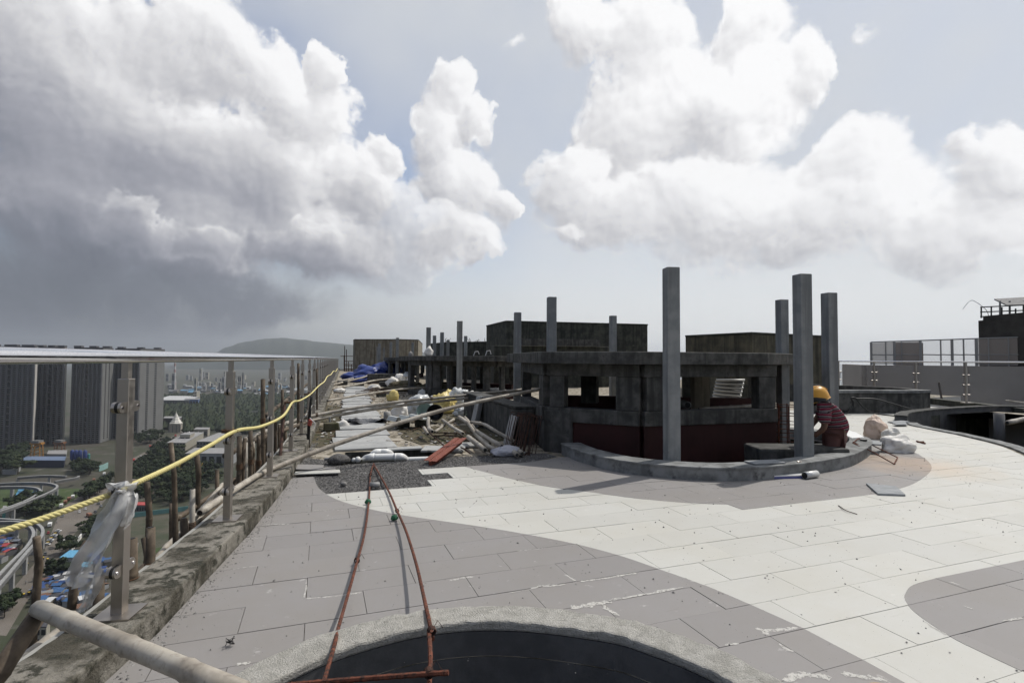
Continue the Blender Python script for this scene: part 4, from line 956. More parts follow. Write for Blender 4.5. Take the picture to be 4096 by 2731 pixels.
# helmet: dome, ridges, brim, suspension band
HELM = mat_plain('helmet_yellow', (.56,.28,.03), .42, spec=.5, var=.06)
hc = J(270,320,-.03); ax = (Vector((CR.x,CR.y,0))*.12+Vector((0,0,1))*.72+ -Vector((CR.x,CR.y,0))*.35).normalized()
R = ax.to_track_quat('Z','Y').to_matrix(); fx = (fd-ax*fd.dot(ax)).normalized(); fy = ax.cross(fx)
mb = MB(); n = 28; prof = [(.132,-.055),(.131,-.02),(.124,.03),(.107,.075),(.078,.108),(.042,.124),(.006,.128)]
for r, z_ in prof:
    for k in range(n): a_ = 2*math.pi*k/n; mb.v.append(hc+ax*z_+fx*(r*1.12*math.cos(a_))+fy*(r*.98*math.sin(a_)))
for j in range(len(prof)-1):
    for k in range(n): b_ = (k+1) % n; mb._f((j*n+k, j*n+b_, (j+1)*n+b_, (j+1)*n+k))
helm = mb.build('helmet', HELM, person, smooth=True)
mb = MB()
for j, (ro, z_) in enumerate(((.130,-.050),(.130,-.058))):
    pass
for k in range(n+1):
    a_ = 2*math.pi*k/n; ex = .012+.05*max(0, math.cos(a_))**2
    for r, z_ in ((.128,-.052),(.128+ex,-.060),(.128,-.062)): mb.v.append(hc+ax*z_+fx*(r*1.12*math.cos(a_))+fy*(r*.98*math.sin(a_)))
for k in range(n):
    for j in range(3): b_ = (j+1) % 3; mb._f((k*3+j, (k+1)*3+j, (k+1)*3+b_, k*3+b_))
mb.build('brim', HELM, helm, smooth=True)
for off_ in (-.035, 0, .035):
    pts = [hc+fy*off_+ax*(.134*math.cos(a_)-.005)*(1 if off_ == 0 else .97)+fx*(.148*math.sin(a_)) for a_ in [(-1.2+2.4*k/14) for k in range(15)]]; MB().tube(pts, .007, 6).build('ridge', HELM, helm, smooth=True)
# ================================================================ bamboo poles across the roof
bamboo('bamboo_pole', [pd('p',800,2050,4.2), pd('p',1000,1918,5.1), pd('p',1095,1872,5.75), pd('p',1400,1757,6.5), pd('p',1800,1632,7.4), pd('p',2200,1548,8.35)], .030, .026, 'long bamboo pole from the curb up to the nearest pavilion pier')
def two(y0, y1): return [pd('p',960,y0+95,6.9), pd('p',1212,y0,9.9), pd('p',1500,(y0*2+y1)/3-14,10.9), pd('p',1800,(y0+2*y1)/3-8,11.6), pd('p',2110,y1,12.2)]
bamboo('bamboo_pole', two(1672,1556), .035, .030, 'upper of two lashed bamboo poles crossing the debris', lash=(.42,.72))
bamboo('bamboo_pole', two(1690,1566), .035, .030, 'lower of two lashed bamboo poles crossing the debris')
bamboo('bamboo_pole', [pd('s7',-120,1035,15), pd('s7',300,965,16.4), pd('s7',800,895,18), pd('s7',1200,880,19.5), pd('s7',1600,865,21)], .035, .03, 'bamboo pole crossing behind the lashed pair, ending before the second pavilion')
bamboo('bamboo_pole', [pd('s7',-120,905,22), pd('s7',250,840,25), pd('s7',480,792,27), pd('s7',920,752,29)], .05, .04, 'bamboo pole laid across the far debris near the blue tarpaulin')
bamboo('bamboo_pole', [pd('s7',-100,860,25), pd('s7',250,775,29), pd('s7',500,722,31), pd('s7',920,757,32)], .05, .04, 'bent bamboo pole lying over the blue tarpaulin')
bamboo('bamboo_pole', [pd('s7',-90,825,27), pd('s7',200,770,30), pd('s7',380,735,32)], .05, .04, 'short bamboo pole in front of the blue tarpaulin')
# foreground bamboo brace, lower left
bamboo('bamboo_brace', [pd('f',88,1396,2.02), pd('f',260,1468,1.76), pd('f',410,1530,1.58), pd('f',560,1592,1.44)], .030, .031, 'thick pale bamboo brace reaching over the curb at lower left', seg=.36)
bamboo('bamboo_brace', [pd('f',100,1392,2.06), pd('f',50,1470,1.95), pd('f',-20,1570,1.85), pd('f',-90,1680,1.75)], .032, .034, 'dark bamboo leg below the thick pale brace at lower left', seg=.26, mat=BAMBD)
# ledgers outside the curb
def outside(y, dx, z): return Vector((curb_c(y)-.17-dx, y, z))
bamboo('bamboo_ledger', [outside(.9,.10,.00), outside(2.2,.09,.02), outside(3.2,.11,.03)], .027, .025, 'long bamboo ledger just outside the curb, nearest the camera')
bamboo('bamboo_ledger', [pd('r2',1090,760,3.25), pd('r2',1240,560,3.6), pd('r2',1400,400,4.05), pd('r2',1680,70,5.0)], .022, .02, 'pale bamboo ledger rising outside the second post')
bamboo('bamboo_ledger', [pd('r2',1180,650,3.5), pd('r2',1400,450,4.1), pd('r2',1690,90,5.1)], .018, .018, 'yellowish thin bamboo beside the pale ledger')
bamboo('bamboo_ledger', [pd('r2',1010,760,3.3), pd('r2',1480,370,4.4), pd('r2',1720,180,5.0), pd('r2',1900,20,5.6)], .023, .022, 'dark bamboo ledger passing behind the second post', mat=BAMBD)
bamboo('bamboo_ledger', [pd('t5',-260,900,5.6), pd('t5',250,640,6.6), pd('t5',420,560,7.0), pd('t5',760,440,7.6), pd('t5',1300,250,9.0), pd('t5',1500,190,9.6)], .030, .028, 'dark bamboo ledger lashed behind the third and fourth posts', mat=BAMBD)
bamboo('bamboo_ledger', [outside(8,.2,.55), outside(12,.2,.6), outside(16,.2,.62)], .03, .03, 'bamboo ledger behind the far railing posts', mat=BAMBD)
# upright scaffold bamboos with cut tops (x, ytop, ybottom in photo pixels, distance)
ups = [('r2',1133,395,760,3.2,.026,'pointed bamboo stub between first and second post'),('r2',1448,105,540,4.1,.020,'dark hollow topped bamboo upright before the second post'),('r2',1395,325,560,3.9,.028,'cut bamboo stub with open end left of the second post'),
 ('r2',985,480,900,2.95,.034,'thick bamboo stub directly behind the nearest post'),('r2',1640,-40,400,4.9,.019,'bamboo upright behind the second post'),('r2',745,760,1040,2.75,.026,'short bamboo stub under the nearest clamp'),
 ('t5',30,490,1600,5.4,.026,'dark tapering bamboo upright left of the third post'),('t5',160,620,1600,5.6,.023,'bamboo upright with a slanted cut, second in the cluster'),('t5',270,380,1600,5.9,.024,'bamboo upright tied below the rope knot'),('t5',330,600,1600,6.1,.018,'reddish thin bamboo upright in the cluster'),
 ('t5',440,470,1500,6.2,.026,'grey bamboo upright with spear cut in the cluster'),('t5',530,-700,1350,6.6,.027,'tall bamboo upright just left of the third post'),('t5',790,100,980,7.2,.023,'bamboo upright between third and fourth post'),('t5',870,250,880,7.6,.020,'thin bamboo upright left of the steel bar'),
 ('r3',648,880,1400,7.8,.022,'bamboo upright with cut top beyond the third post'),('r3',835,580,1300,9.2,.024,'tall bamboo upright by the fourth post'),('r3',1008,610,1200,11.5,.025,'bamboo upright by the sixth post'),('r3',1050,640,1150,12.6,.022,'bamboo upright near the seventh post'),('t5',1000,300,700,8.2,.022,'bamboo upright behind the fourth post')]
for z, x, y0, y1, d, r, lab in ups:
    t_ = pd(z, x+rnd.uniform(-8,8), y0, d); b_ = pd(z, x, y1, d-.02)
    o = bamboo('bamboo_upright', [b_-Vector((0,0,.5)), b_, t_], r*1.08, r*.95, lab, group='scaffold uprights outside the railing', mat=BAMBD if rnd.random() < .75 else None, lash=(.7,) if rnd.random() < .6 else ())
# the thicket of further scaffold bamboos seen between the posts
for k in range(34):
    y_ = 3.4+16*(k/34)**1.25+rnd.uniform(-.15,.15); o_ = outside(y_, rnd.uniform(.04,.34), 0); top = rnd.choice((.05,.12,.2,.3,.45,.6)) if rnd.random() < .8 else rnd.uniform(.5,.8)
    bamboo('bamboo_upright', [o_+Vector((rnd.uniform(-.1,.1),rnd.uniform(-.1,.1),-1.6)), o_+Vector((0,0,top*.4)), o_+Vector((rnd.uniform(-.05,.05),rnd.uniform(-.05,.05),top))], rnd.uniform(.018,.027), rnd.uniform(.016,.023), 'dark scaffold bamboo in the thicket outside the curb', group='scaffold thicket outside the curb', mat=BAMBD, hollow=False)
for k in range(9):
    y_ = 3.2+1.6*k; a0_, b0_ = outside(y_, rnd.uniform(.08,.3), rnd.uniform(-.5,.1)), outside(y_+rnd.uniform(1.5,3), rnd.uniform(.08,.3), rnd.uniform(-.5,.25))
    bamboo('bamboo_ledger', [a0_, b0_], .022, .02, 'dark bamboo cross piece in the scaffold outside the curb', group='scaffold cross pieces outside the curb', mat=BAMBD, hollow=False)
# leaning dark steel bar and black cable bundle near the fourth post
MB().tube([pd('t5',885,1020,6.6), pd('t5',985,-150,7.4)], .020, 8).build('steel_bar', RUSTD, label='dark rusty steel bar leaning behind the fourth post', cat='bar')
cb = thing('cable_bundle', 'black cables taped with red hanging by the fifth post', 'cable', tuple(pd('t5',1500,700,7.4)))
for k, pts in enumerate(([(1545,-350),(1500,50),(1480,300),(1470,740)],[(1530,-100),(1510,240),(1500,500),(1490,720)],[(1260,450),(1400,445),(1450,470),(1470,700)])):
    MB().tube(catmull([pd('t5',x,y,8.0) for x, y in pts], 6), (.018,.014,.008)[k], 6).build('cable', BLACK, cb, smooth=True)
MB().tube([pd('t5',1530,150,7.95), pd('t5',1500,265,7.95)], .032, 8).build('red_tape', mat_plain('tape_red', (.35,.07,.05), .6), cb)
MB().tube(catmull([pd('t5',1515,110,7.95), pd('t5',1570,170,7.9), pd('t5',1620,220,7.9), pd('t5',1600,330,7.9)],6), .006, 5).build('white_wire', PVC, cb)
# ================================================================ bent rebar frame lying towards the camera
def rb(p): return p
lpts = [fl('s1',905,232,.012), fl('s1',885,300,.012), fl('s1',875,460,.02), fl('s1',850,650,.032), fl('s1',805,825,.044), fl('s1',745,1040,.06), fl('s1',690,1230,.118), fl('s1',672,1310,.156), fl('s1',655,1375,.158), pd('s1',600,1560,1.93), pd('s1',575,1640,1.87)]
rpts = [fl('s1',905,240,.012), fl('s1',940,300,.02), fl('s1',1000,410,.03), fl('s1',1045,515,.04), fl('s1',1100,640,.066), fl('s1',1160,830,.10), fl('s1',1200,1000,.118), fl('s1',1222,1100,.148), fl('s1',1240,1180,.158), fl('s1',1252,1240,.158), pd('s1',1262,1300,2.2)]
rf = thing('bent_rebar', 'rusty bent rebar triangle lying across the grey tiles towards the camera', 'rebar', tuple(lpts[0]))
def rbar(par, pts, r=.0085, nm='bar'):
    P = catmull([Vector(p) for p in pts], 8); L = 0; q = [P[0]]; out = []; rad = []
    for a, b in zip(P, P[1:]):
        n = max(2, int((b-a).length/.012)); 
        for k in range(n): out.append(a.lerp(b, k/n)); rad.append(r*(1.12 if len(out) % 3 == 0 else .96))
    out.append(P[-1]); rad.append(r)
    return MB().tube(out, rad, 7).build(nm, RUST, par)
rbar(rf, lpts); rbar(rf, rpts, .0095)
rbar(rf, [pd('s1',1240,1260,2.22), pd('s1',1250,1400,2.05), pd('s1',1243,1568,1.9), pd('s1',1240,1640,1.86)], .0095)
rbar(rf, [pd('s1',380,1580,1.93), pd('s1',600,1560,1.92), pd('s1',1000,1528,1.9), pd('s1',1360,1503,1.88)], .0095, 'cross_bar')
for z, x, y, d in (('s1',885,300,6.5),('s1',1047,520,None),('s1',803,822,None),('s1',1258,1250,2.22),('s1',1240,1505,1.9)):
    c = fl(z, x, y, .03) if d is None or d > 5 else pd(z, x, y, d)
    mb = MB(); pts = [c+Vector((.016*math.cos(a), (j/50-.5)*.03, .016*math.sin(a))) for j, a in [(j, j/50*10*math.pi) for j in range(51)]]
    mb.tube(pts, .0028, 4); mb.tube([c, c+Vector((.03,.02,.03)), c+Vector((.045,-.01,.01))], .002, 4); mb.build('tie_wire', RUSTD, rf)
for x, y in ((1030,560),(870,462)):
    c = fl('s1',x,y,.03); lumpy('twine_tuft', c-Vector((0,0,.02)), (.022,.018,.022), mat_plain('twine_green', (.02,.10,.05), .8, var=.4, scale=50), rf, seed=x, crumple=.3, freq=6)
# ================================================================ cover panels, pit pipes, loose tiles
k = 0; y = 8.12; labs = {0:'nearest wide grey cover panel at the edge of the open pit', 1:'second grey cover panel behind the pit', 2:'third grey cover panel on the walkway row'}
while y < 25:
    L_ = rnd.choice((.5,.72,.85,.9)) if k else 1.15; x0 = .24+.052*(y-8.2); w_ = .90 if k == 0 else rnd.uniform(.78,.9)
    a = rnd.uniform(-.03,.03)
    MB().rbox((x0+w_/2+rnd.uniform(-.04,.06), y+L_/2, .012+.012*(k % 3)), (w_, L_-.015, .028), a, (rnd.uniform(-.015,.015), rnd.uniform(-.012,.012))).build('cover_panel', PANEL, bevel=.003, label=labs.get(k, 'grey cover panel in the walkway row running to the far end'), cat='panel', group='grey cover panels along the walkway')
    y += L_*(1 if k % 4 != 3 else 1.2); k += 1
for (x, y_, sx, sy, a, lab) in ((1.75,7.75,.62,.42,-.35,'grey cover panel askew on the gravel right of the pit'),(2.15,8.0,.5,.36,-.1,'grey cover panel right of the red steel channel'),(1.2,7.95,.5,.2,0,'cement strip along the pit edge')):
    MB().rbox((x, y_, .012), (sx, sy, .026), a).build('cover_panel', PANEL, bevel=.003, label=lab, cat='panel')
pp = thing('pvc_pipework', 'white plastic drain pipes and elbows in the open pit', 'pipe', (.75,7.35,-.1))
def pipe(pts, r, nm='pipe', m=PVC): return MB().tube(catmull([Vector(p) for p in pts], 7), r, 16).build(nm, m, pp, smooth=True)
zp = .005
q = lambda x, y, h=zp: fl('r4', x, y, h)
pipe([q(690,675,-.09), q(715,655,-.03), q(745,645), q(775,644)], .052, 'elbow')
pipe([q(770,644), q(945,640)], .050); pipe([q(940,640), q(985,640), q(1010,652,-.03), q(1030,672,-.09)], .052, 'elbow')
pipe([q(765,625,-.03), q(790,606), q(830,602), q(870,602), q(895,610,-.02), q(910,622,-.05)], .048, 'elbow')
for x in (773, 942): 
    c = q(x,642); d = (q(945,640)-q(770,644)).normalized(); MB().tube([c-d*.012, c+d*.012], .056, 16).build('collar', PVC, pp, smooth=True)
pipe([q(1030,662,-.06), q(1240,655,-.06)], .035)
pipe([q(655,668,-.1), q(650,660,-.02)], .04, 'stub'); pipe([q(618,668,-.1), q(618,664,-.03)], .03, 'stub')
def loose_tile(z, quad, h, m, lab, th=.012, cat='tile'):
    pts = [fl(z, x, y, h) for x, y in quad]; poly = [(p.x, p.y) for p in pts]
    if area(poly) < 0: poly = poly[::-1]
    return MB().prism(poly, h-th, h).build('loose_tile', m, bevel=.0015, label=lab, cat=cat)
loose_tile('r4', [(150,775),(512,762),(508,738),(160,755)], .030, TILE_W, 'white floor tile lying loose on the gravel edge by the curb')
loose_tile('r4', [(162,735),(370,742),(382,703),(175,697)], .038, TILE_G, 'topmost grey loose tile of the small stack by the curb')
loose_tile('r4', [(195,747),(475,737),(472,720),(215,728)], .018, TILE_G, 'lower grey loose tile under the stack by the curb')
loose_tile('s3', [(950,220),(1030,290),(1216,297),(1150,240)], .022, mat_mottle('slate_tile', (.24,.25,.255), (.30,.31,.315), 12), 'cut blue grey tile lying alone on the white floor', th=.02)
for q_, lab in (([(590,855),(960,806)],'x'),):
    pass
for (x, y_, L_, lab) in ((600,883,.09,'small rubble lump on the gravel'),): pass
for k, (x, y_, r, lab) in enumerate(((540,853,.035,'small round stone on the gravel left of the rebar'),(780,860,.04,'short cut pipe piece on the gravel by the rebar'))):
    if k == 0: lumpy('stone', fl('r4',x,y_+10), (r,r*.8,r*.7), STONE, seed=9, label=lab, cat='stone')
    else: c = fl('r4',x,y_,.03); MB().tube([c-CR*.045, c+CR*.05], .03, 12).build('pipe_piece', PVCG, smooth=True, label=lab, cat='pipe')
hp = lumpy('gravel_heap', fl('r4',500,690), (.13,.10,.07), GRAVM, seed=12, folds=.1, freq=6, label='small dark heap of gravel beside the pit', cat='heap')
c = fl('r4',450,657,.05); MB().tube([c-CR*.1, c+CR*.12], .02, 8).build('pipe_piece', PVCG, label='short dark pipe lying on the gravel heap', cat='pipe')
MB().rbox(fl('r4',440,440,.0)+Vector((0,.1,.075)), (.27,.2,.15), .1, jit=.012).build('concrete_block', mat_mottle('mossy_block', (.07,.068,.035), (.12,.11,.07), 9, bstr=.8, bdist=.02), bevel=.02, label='mossy brown concrete block beside the cover panels', cat='block')
lumpy('paper_bag', fl('r4',522,418), (.12,.1,.10), SACK, seed=14, label='small crumpled white bag next to the mossy block', cat='bag')
c = fl('r4',430,430,.0)+Vector((0,.12,.15)); MB().tube([c-Vector((0,0,.02)), c+Vector((0,0,.08))], .02, 10).build('pipe_piece', PVCG, label='pipe stub on the mossy block', cat='pipe')
# ================================================================ bags, buckets, tarpaulin
def at_floor(z, x, y, h=0): return fl(z, x, y, h)
_lum = lumpy
def lumpy(name, c, size, *a, **k): return _lum(name, c, tuple(q*.56 for q in size), *a, **k)
lumpy('cement_bag', at_floor('s7',735,1242), (.30,.24,.36), SACK, seed=21, sub=4, crumple=.16, freq=3, label='white woven cement bag with blue print left of the tub', cat='bag')
for k, (x, y, sx, sz, m, lab) in enumerate(((970,1190,.36,.40,BAGC,'big clear plastic bag at the left of the bag pile'),(1130,1150,.22,.30,SACK,'white plastic bag above the pale green tub'),(1240,1180,.34,.40,BAGY,'yellow plastic bag in front of the pile'),
    (1310,1130,.26,.42,BAGY,'yellow plastic bag at the back of the pile'),(1420,1140,.32,.50,BAGC,'large translucent bag right of the yellow ones'),(1540,1140,.30,.40,SACK,'white bag at the right end of the bag pile'),(1470,1210,.24,.18,BAGC,'checked cloth bundle below the translucent bag'),
    (1620,1245,.22,.26,mat_plain('bag_green', (.20,.25,.16), .4),'greenish plastic bag by the wall'),(1860,985,.5,.26,SACK,'torn white sack lying under the lashed poles'))):
    p = at_floor('s7', x, y); lumpy('plastic_bag', p, (sx*1.35, sx*1.1, sz*1.15), m, seed=30+k, sub=4, crumple=.24, freq=3.6, folds=.25, label=lab, cat='bag', group='bags on the debris pile')
for k, (x, y, sx, sz, m, lab) in enumerate(((650,870,.5,.45,SACK,'dusty white sack on the far rubble, left one'),(730,840,.45,.55,SACK,'dusty white sack on the far rubble, middle'),(810,830,.6,.6,BAGC,'shiny white sack on top of the far rubble'),(860,850,.4,.4,SACK,'small white sack on the far rubble, right one'),
    (430,905,.42,.22,SACK,'flat white bag on the walkway before the far rubble'),(650,1035,.28,.34,BAGY,'yellow and white bag beside the walkway'),(990,1000,.2,.3,BAGC,'pale bag at the left of the lashed poles'),(20,940,.35,.18,SACK,'crumpled white scrap near the far curb'))):
    p = at_floor('s7', x, y); lumpy('plastic_bag', p, (sx, sx*.8, sz), m, seed=60+k, sub=3, crumple=.22, freq=3, label=lab, cat='bag')
for k, (x, y, sx, sy, sz, lab) in enumerate(((230,790,1.5,1.2,.55,'left part of the crumpled blue tarpaulin'),(370,790,1.6,1.5,.95,'middle heap of the crumpled blue tarpaulin'),(560,780,1.7,1.6,1.15,'right heap of the crumpled blue tarpaulin'),(300,815,1.3,.8,.4,'front fold of the crumpled blue tarpaulin'))):
    lumpy('blue_tarpaulin', at_floor('s7', x, y), (sx, sy, sz), TARP, seed=80+k, sub=4, crumple=.17, freq=2.6, folds=.2, label=lab, cat='tarpaulin')
for k, (x, y, sx, sz) in enumerate(((800,880,1.3,.35),(680,920,1.0,.2),(1200,960,1.5,.5),(880,900,.8,.25))):
    lumpy('rubble_heap', at_floor('s7', x, y), (sx, sx*.8, sz), SOIL, seed=90+k, sub=4, folds=.12, crumple=.08, freq=5, label=('dark rubble heap under the dusty sacks','low rubble spread before the dusty sacks','soil heap behind the bag pile','small rubble mound by the second pavilion')[k], cat='heap')
def bucket(c, r0, r1, h, tilt, m, lab, dirv):
    t_ = thing('bucket', lab, 'bucket', tuple(c)); mb = MB()
    mb.lathe((0,0,0), [(r0*.0+.001,0),(r0,0),(r1,h),(r1*1.06,h),(r1*1.06,h-.02),(r1*1.01,h-.02)], 22, cap=False)
    mb2 = MB(); mb2.lathe((0,0,0), [(.001,.01),(r0*.95,.01),(r1*.96,h-.001)], 22, cap=False)
    axis = Vector(dirv).normalized(); R = axis.to_track_quat('Z', 'Y').to_matrix()
    for b, nm in ((mb,'shell'),(mb2,'inside')):
        b.v = [Vector(c)+R @ v for v in b.v]; b.build(nm, m, t_, smooth=True)
    return t_
bucket(at_floor('s7',1170,1225,.12)+Vector((0,.12,0)), .11, .17, .24, 0, BLACK, 'black plastic tub tipped towards the camera', (-.25,-.85,.45))
bucket(at_floor('s7',1045,1205,.14)+Vector((0,.15,0)), .12, .17, .2, 0, mat_plain('tub_green', (.33,.42,.38), .4), 'pale green plastic tub left of the black tub', (-.2,-.85,.5))
# folded ribbed metal sheet
mb = MB(); c0, c1 = at_floor('r4',935,362,.16), at_floor('r4',1205,340,.2); dv = (c1-c0); dep = Vector((-.1,.55,-.02)); nseg = 24
for k in range(nseg+1):
    f = k/nseg; ph = (f*3.2) % 1; z_ = .07 if .25 < ph < .6 else 0
    for q_ in (0, 1): mb.v.append(c0+dv*f+dep*q_+Vector((0,0,z_)))
for k in range(nseg): i = 2*k; mb._f((i, i+2, i+3, i+1))
o = mb.build('ribbed_sheet', mat_plain('sheet_pale', (.45,.47,.46), .5), label='pale ribbed roofing sheet over a dark gap by the tubs', cat='sheet'); o.modifiers.new('s','SOLIDIFY').thickness = .006
for k in range(2): MB().rbox(at_floor('r4',(1010,1160)[k],410)+Vector((0,.15,.07)), (.2,.3,.14), .1, jit=.01).build('brick_block', CONC_D, label=('dark block under the left of the ribbed sheet','dark block under the right of the ribbed sheet')[k], cat='block')
ribbon_p = [at_floor('r4',545,365,.05), at_floor('r4',640,372,.1), at_floor('r4',760,365,.05), at_floor('r4',880,362,.07)]
S = catmull(ribbon_p, 8); mb = MB()
for k, p in enumerate(S):
    for j in range(5): mb.v.append(p+Vector((0,.1*j,.05*math.sin(j*1.3+k*.35)+.03*mnoise.noise(Vector((k*.4,j,1))))))
for k in range(len(S)-1):
    for j in range(4): a = k*5+j; mb._f((a,a+5,a+6,a+1))
mb.build('foil_sheet', mat_plain('foil_black', (.05,.05,.055), .25, spec=.6), smooth=True, label='crumpled black and silver plastic sheet across the walkway', cat='sheet')
c = fl('r4',878,360,.0); MB().tube([c, c+Vector((0,0,.2))], .075, 14).build('pipe_piece', PVCG, smooth=True, label='grey pipe stub standing at the foil sheet end', cat='pipe')
# ================================================================ tangle right of the pit
tang = [([(730,265),(880,370),(980,520),(1080,620),(1180,720),(1300,780)],.042,.045,(9.4,7.4),'long curved bamboo in the tangle, paler one'),([(820,270),(900,360),(1000,480),(1100,590),(1210,690)],.035,.035,(9.6,7.9),'curved bamboo beside the pale one'),
 ([(870,575),(980,660),(1140,780)],.045,.048,(8.3,7.3),'short cut bamboo with open end facing the camera'),([(920,345),(1100,370),(1200,420),(1330,500),(1600,650)],.033,.035,(9.0,7.8),'bent bamboo running to the stirrup bundle'),
 ([(1000,480),(1200,610),(1400,720)],.04,.042,(8.6,7.4),'straight bamboo under the bent one'),([(470,310),(620,420),(790,520)],.035,.035,(9.4,8.3),'bamboo length beside the black tub'),([(250,280),(245,400),(265,460),(310,490)],.04,.045,(9.3,8.6),'short curled bamboo offcut by the tub'),
 ([(350,500),(480,410),(650,300)],.03,.032,(8.7,9.6),'bamboo piece leaning up towards the tub'),([(180,430),(240,530)],.035,.035,(9.0,8.6),'stub of bamboo at the left of the tangle'),([(1530,880),(1640,950)],.045,.045,(7.6,7.15),'cut bamboo end under the white cloth, left'),([(1600,850),(1720,930)],.045,.045,(7.7,7.25),'cut bamboo end under the white cloth, right'),([(1100,800),(1220,850)],.02,.02,(7.4,7.2),'thin bamboo sliver on the cover panel')]
for pts, r0, r1, (d0, d1), lab in tang:
    n_ = len(pts); P_ = []
    for k, (x, y) in enumerate(pts):
        d = d0+(d1-d0)*k/(n_-1); p = pd('t3', x, y, d); p.z = max(p.z, r0+.005); P_.append(p)
    bamboo('bamboo_offcut', P_, r0*.78, r1*.78, lab, group='bamboo offcuts in the tangle', seg=.28)
# red primer steel channel
cs = [fl('t3',270,955,.05), fl('t3',760,590,.18)]
ch = thing('steel_channel', 'red primer painted steel channel lying across the pit edge', 'steel channel', tuple(cs[0]))
d_ = (cs[1]-cs[0]).normalized(); sd = d_.cross(Vector((0,0,1))).normalized(); upv = sd.cross(d_)
cm = (cs[0]+cs[1])/2; L_ = (cs[1]-cs[0]).length/2
MB().obox(cm+sd*.055, d_, sd, upv, (L_,.035,.004)).build('flange', REDST, ch); MB().obox(cm-sd*.055, d_, sd, upv, (L_*.97,.035,.004)).build('flange', REDST, ch)
MB().obox(cm-upv*.045, d_, sd, upv, (L_*.98,.02,.040)).build('web', REDST, ch)
for k, (p, q_) in enumerate((((290,510),(700,525)),((690,510),(880,640)),((140,410),(500,720)),((330,560),(700,560)),((760,740),(900,830)))):
    a, b = fl('t3',*p,.05), fl('t3',*q_,.03); MB().tube([a, a.lerp(b,.5)+Vector((0,0,.01)), b], .012, 6).build('rebar_length', RUSTD, label=('dark rebar length across the tangle','rebar length running to the red channel','rebar length left of the red channel','rebar length low in the tangle','thin rebar on the right cover panel')[k], cat='rebar')
# stone slabs leaning on the planter side wall
lowwall = [pd('r5',-40,1000,12.2), pd('r5',150,960,10.2), pd('r5',400,1010,8.4)]
a, b = ground(lowwall[0]), ground(lowwall[2]); lw = thing('side_wall', 'low cement wall left of the pavilion with slabs leaning on it', 'wall', tuple(b))
MB().wall(a, b, -.1, .56, .30).build('wall', CONC, lw, bevel=.02); MB().wall(a, b, .563, .60, .36).build('coping', CONC, lw, bevel=.01)
dw = (b-a).normalized(); nw = Vector((dw.y, -dw.x, 0)); 
if nw.dot(-a) < 0: nw = -nw
def lean_slab(f, off, w, h, m, lab, tilt=.22):
    c = a.lerp(b, f)+nw*(.17+off); up_ = (Vector((0,0,1))*math.cos(tilt)-nw*math.sin(tilt)).normalized(); n2 = dw.cross(up_).normalized()
    MB().obox(c+up_*(h/2)+nw*.10, dw, n2, up_, (w/2,.009,h/2)).build('stone_slab', m, bevel=.002, label=lab, cat='slab', group='slabs leaning on the side wall')
for k in range(4): lean_slab(.42+.006*k, .03*k, .30, .62, PANEL, 'tall grey slab leaning on the side wall, one of the upright four')
for k in range(2): lean_slab(.97+.03*k, .05*k, .36, .46, PANEL, ('grey slab leaning at the corner by the stirrups','outer grey slab leaning at the corner, broken edge')[k], .25)
# bundle of stirrups
stb = thing('stirrup_bundle', 'bundle of rusty rectangular rebar stirrups leaning by the wall', 'rebar', tuple(fl('t3',1620,840)))
for k in range(14):
    f = k/13; o_ = fl('t3',1440+300*f+rnd.uniform(-20,20), 830+rnd.uniform(-15,15), .01); w_ = rnd.uniform(.13,.17); h_ = rnd.uniform(.55,.62)
    up_ = Vector((.30+rnd.uniform(-.06,.06), .22, 1)).normalized(); sx_ = Vector((.8,-.35,0)).normalized()*w_
    sx_ = (sx_ - up_*sx_.dot(up_))
    ps_ = [o_, o_+up_*h_, o_+up_*h_+sx_, o_+sx_, o_-up_*.0]
    for q0, q1 in zip(ps_, ps_[1:]): MB().tube([q0, q1], .006, 5).build('stirrup_side', RUSTD, stb)
lumpy('white_cloth', fl('t3',1480,860), (.34,.16,.12), mat_plain('cloth_white', (.42,.42,.46), .8), seed=101, sub=4, crumple=.2, freq=3, label='crumpled white cloth under the stirrup bundle', cat='cloth')
# ================================================================ things round the curved planter
cg = thing('rebar_cage', 'rusty rebar column cage behind the worker\'s column', 'rebar', tuple(fl('r6',930,1290)))
cx, cy = [pd('r6',930,1250,8.2)[i] for i in (0,1)]
for k in range(12):
    an = k/12*2*math.pi; p = Vector((cx+.25*math.cos(an), cy+.25*math.sin(an), -.25)); MB().tube([p, p+Vector((0,0,.92))], .009, 5).build('upright_bar', RUST, cg)
for k in range(6):
    z_ = .0+.13*k; pts = [Vector((cx+.265*math.cos(q_), cy+.265*math.sin(q_), z_)) for q_ in [j/20*2*math.pi for j in range(21)]]; MB().tube(pts, .006, 5, cap=False).build('hoop', RUST, cg)
MB().rbox(pd('r6',1010,1330,7.1)+Vector((0,0,-.05)), (1.2,.5,.30), -.3, jit=.02).build('concrete_footing', CONC, bevel=.03, label='low concrete footing under the rebar cage', cat='footing')
MB().rbox(fl('r6',1180,1320,.0)+Vector((0,.1,-.02)), (.5,.3,.22), -.2, jit=.03).build('rubble_stone', CONC, bevel=.03, label='rough concrete stone by the worker\'s feet', cat='stone')
t_ = MB().rbox(fl('r6',800,1388,.165), (.42,.18,.012), -.12).build('slate_offcut', mat_mottle('slate_tile', (.2,.2,.2), (.3,.3,.3), 9), label='thin slate offcut lying on the curved curb', cat='slab')
MB().lathe(fl('r6',1040,1388,.153), [(.001,0),(.028,0),(.028,.006),(.020,.006),(.018,.003),(.001,.003)], 16, cap=False).build('paint_lid', STEEL, smooth=True, label='small round metal lid on the curved curb', cat='lid')
can = thing('pipe_offcut', 'short pale grey pipe offcut lying against the curved curb', 'pipe', tuple(fl('r6',1115,1490)))
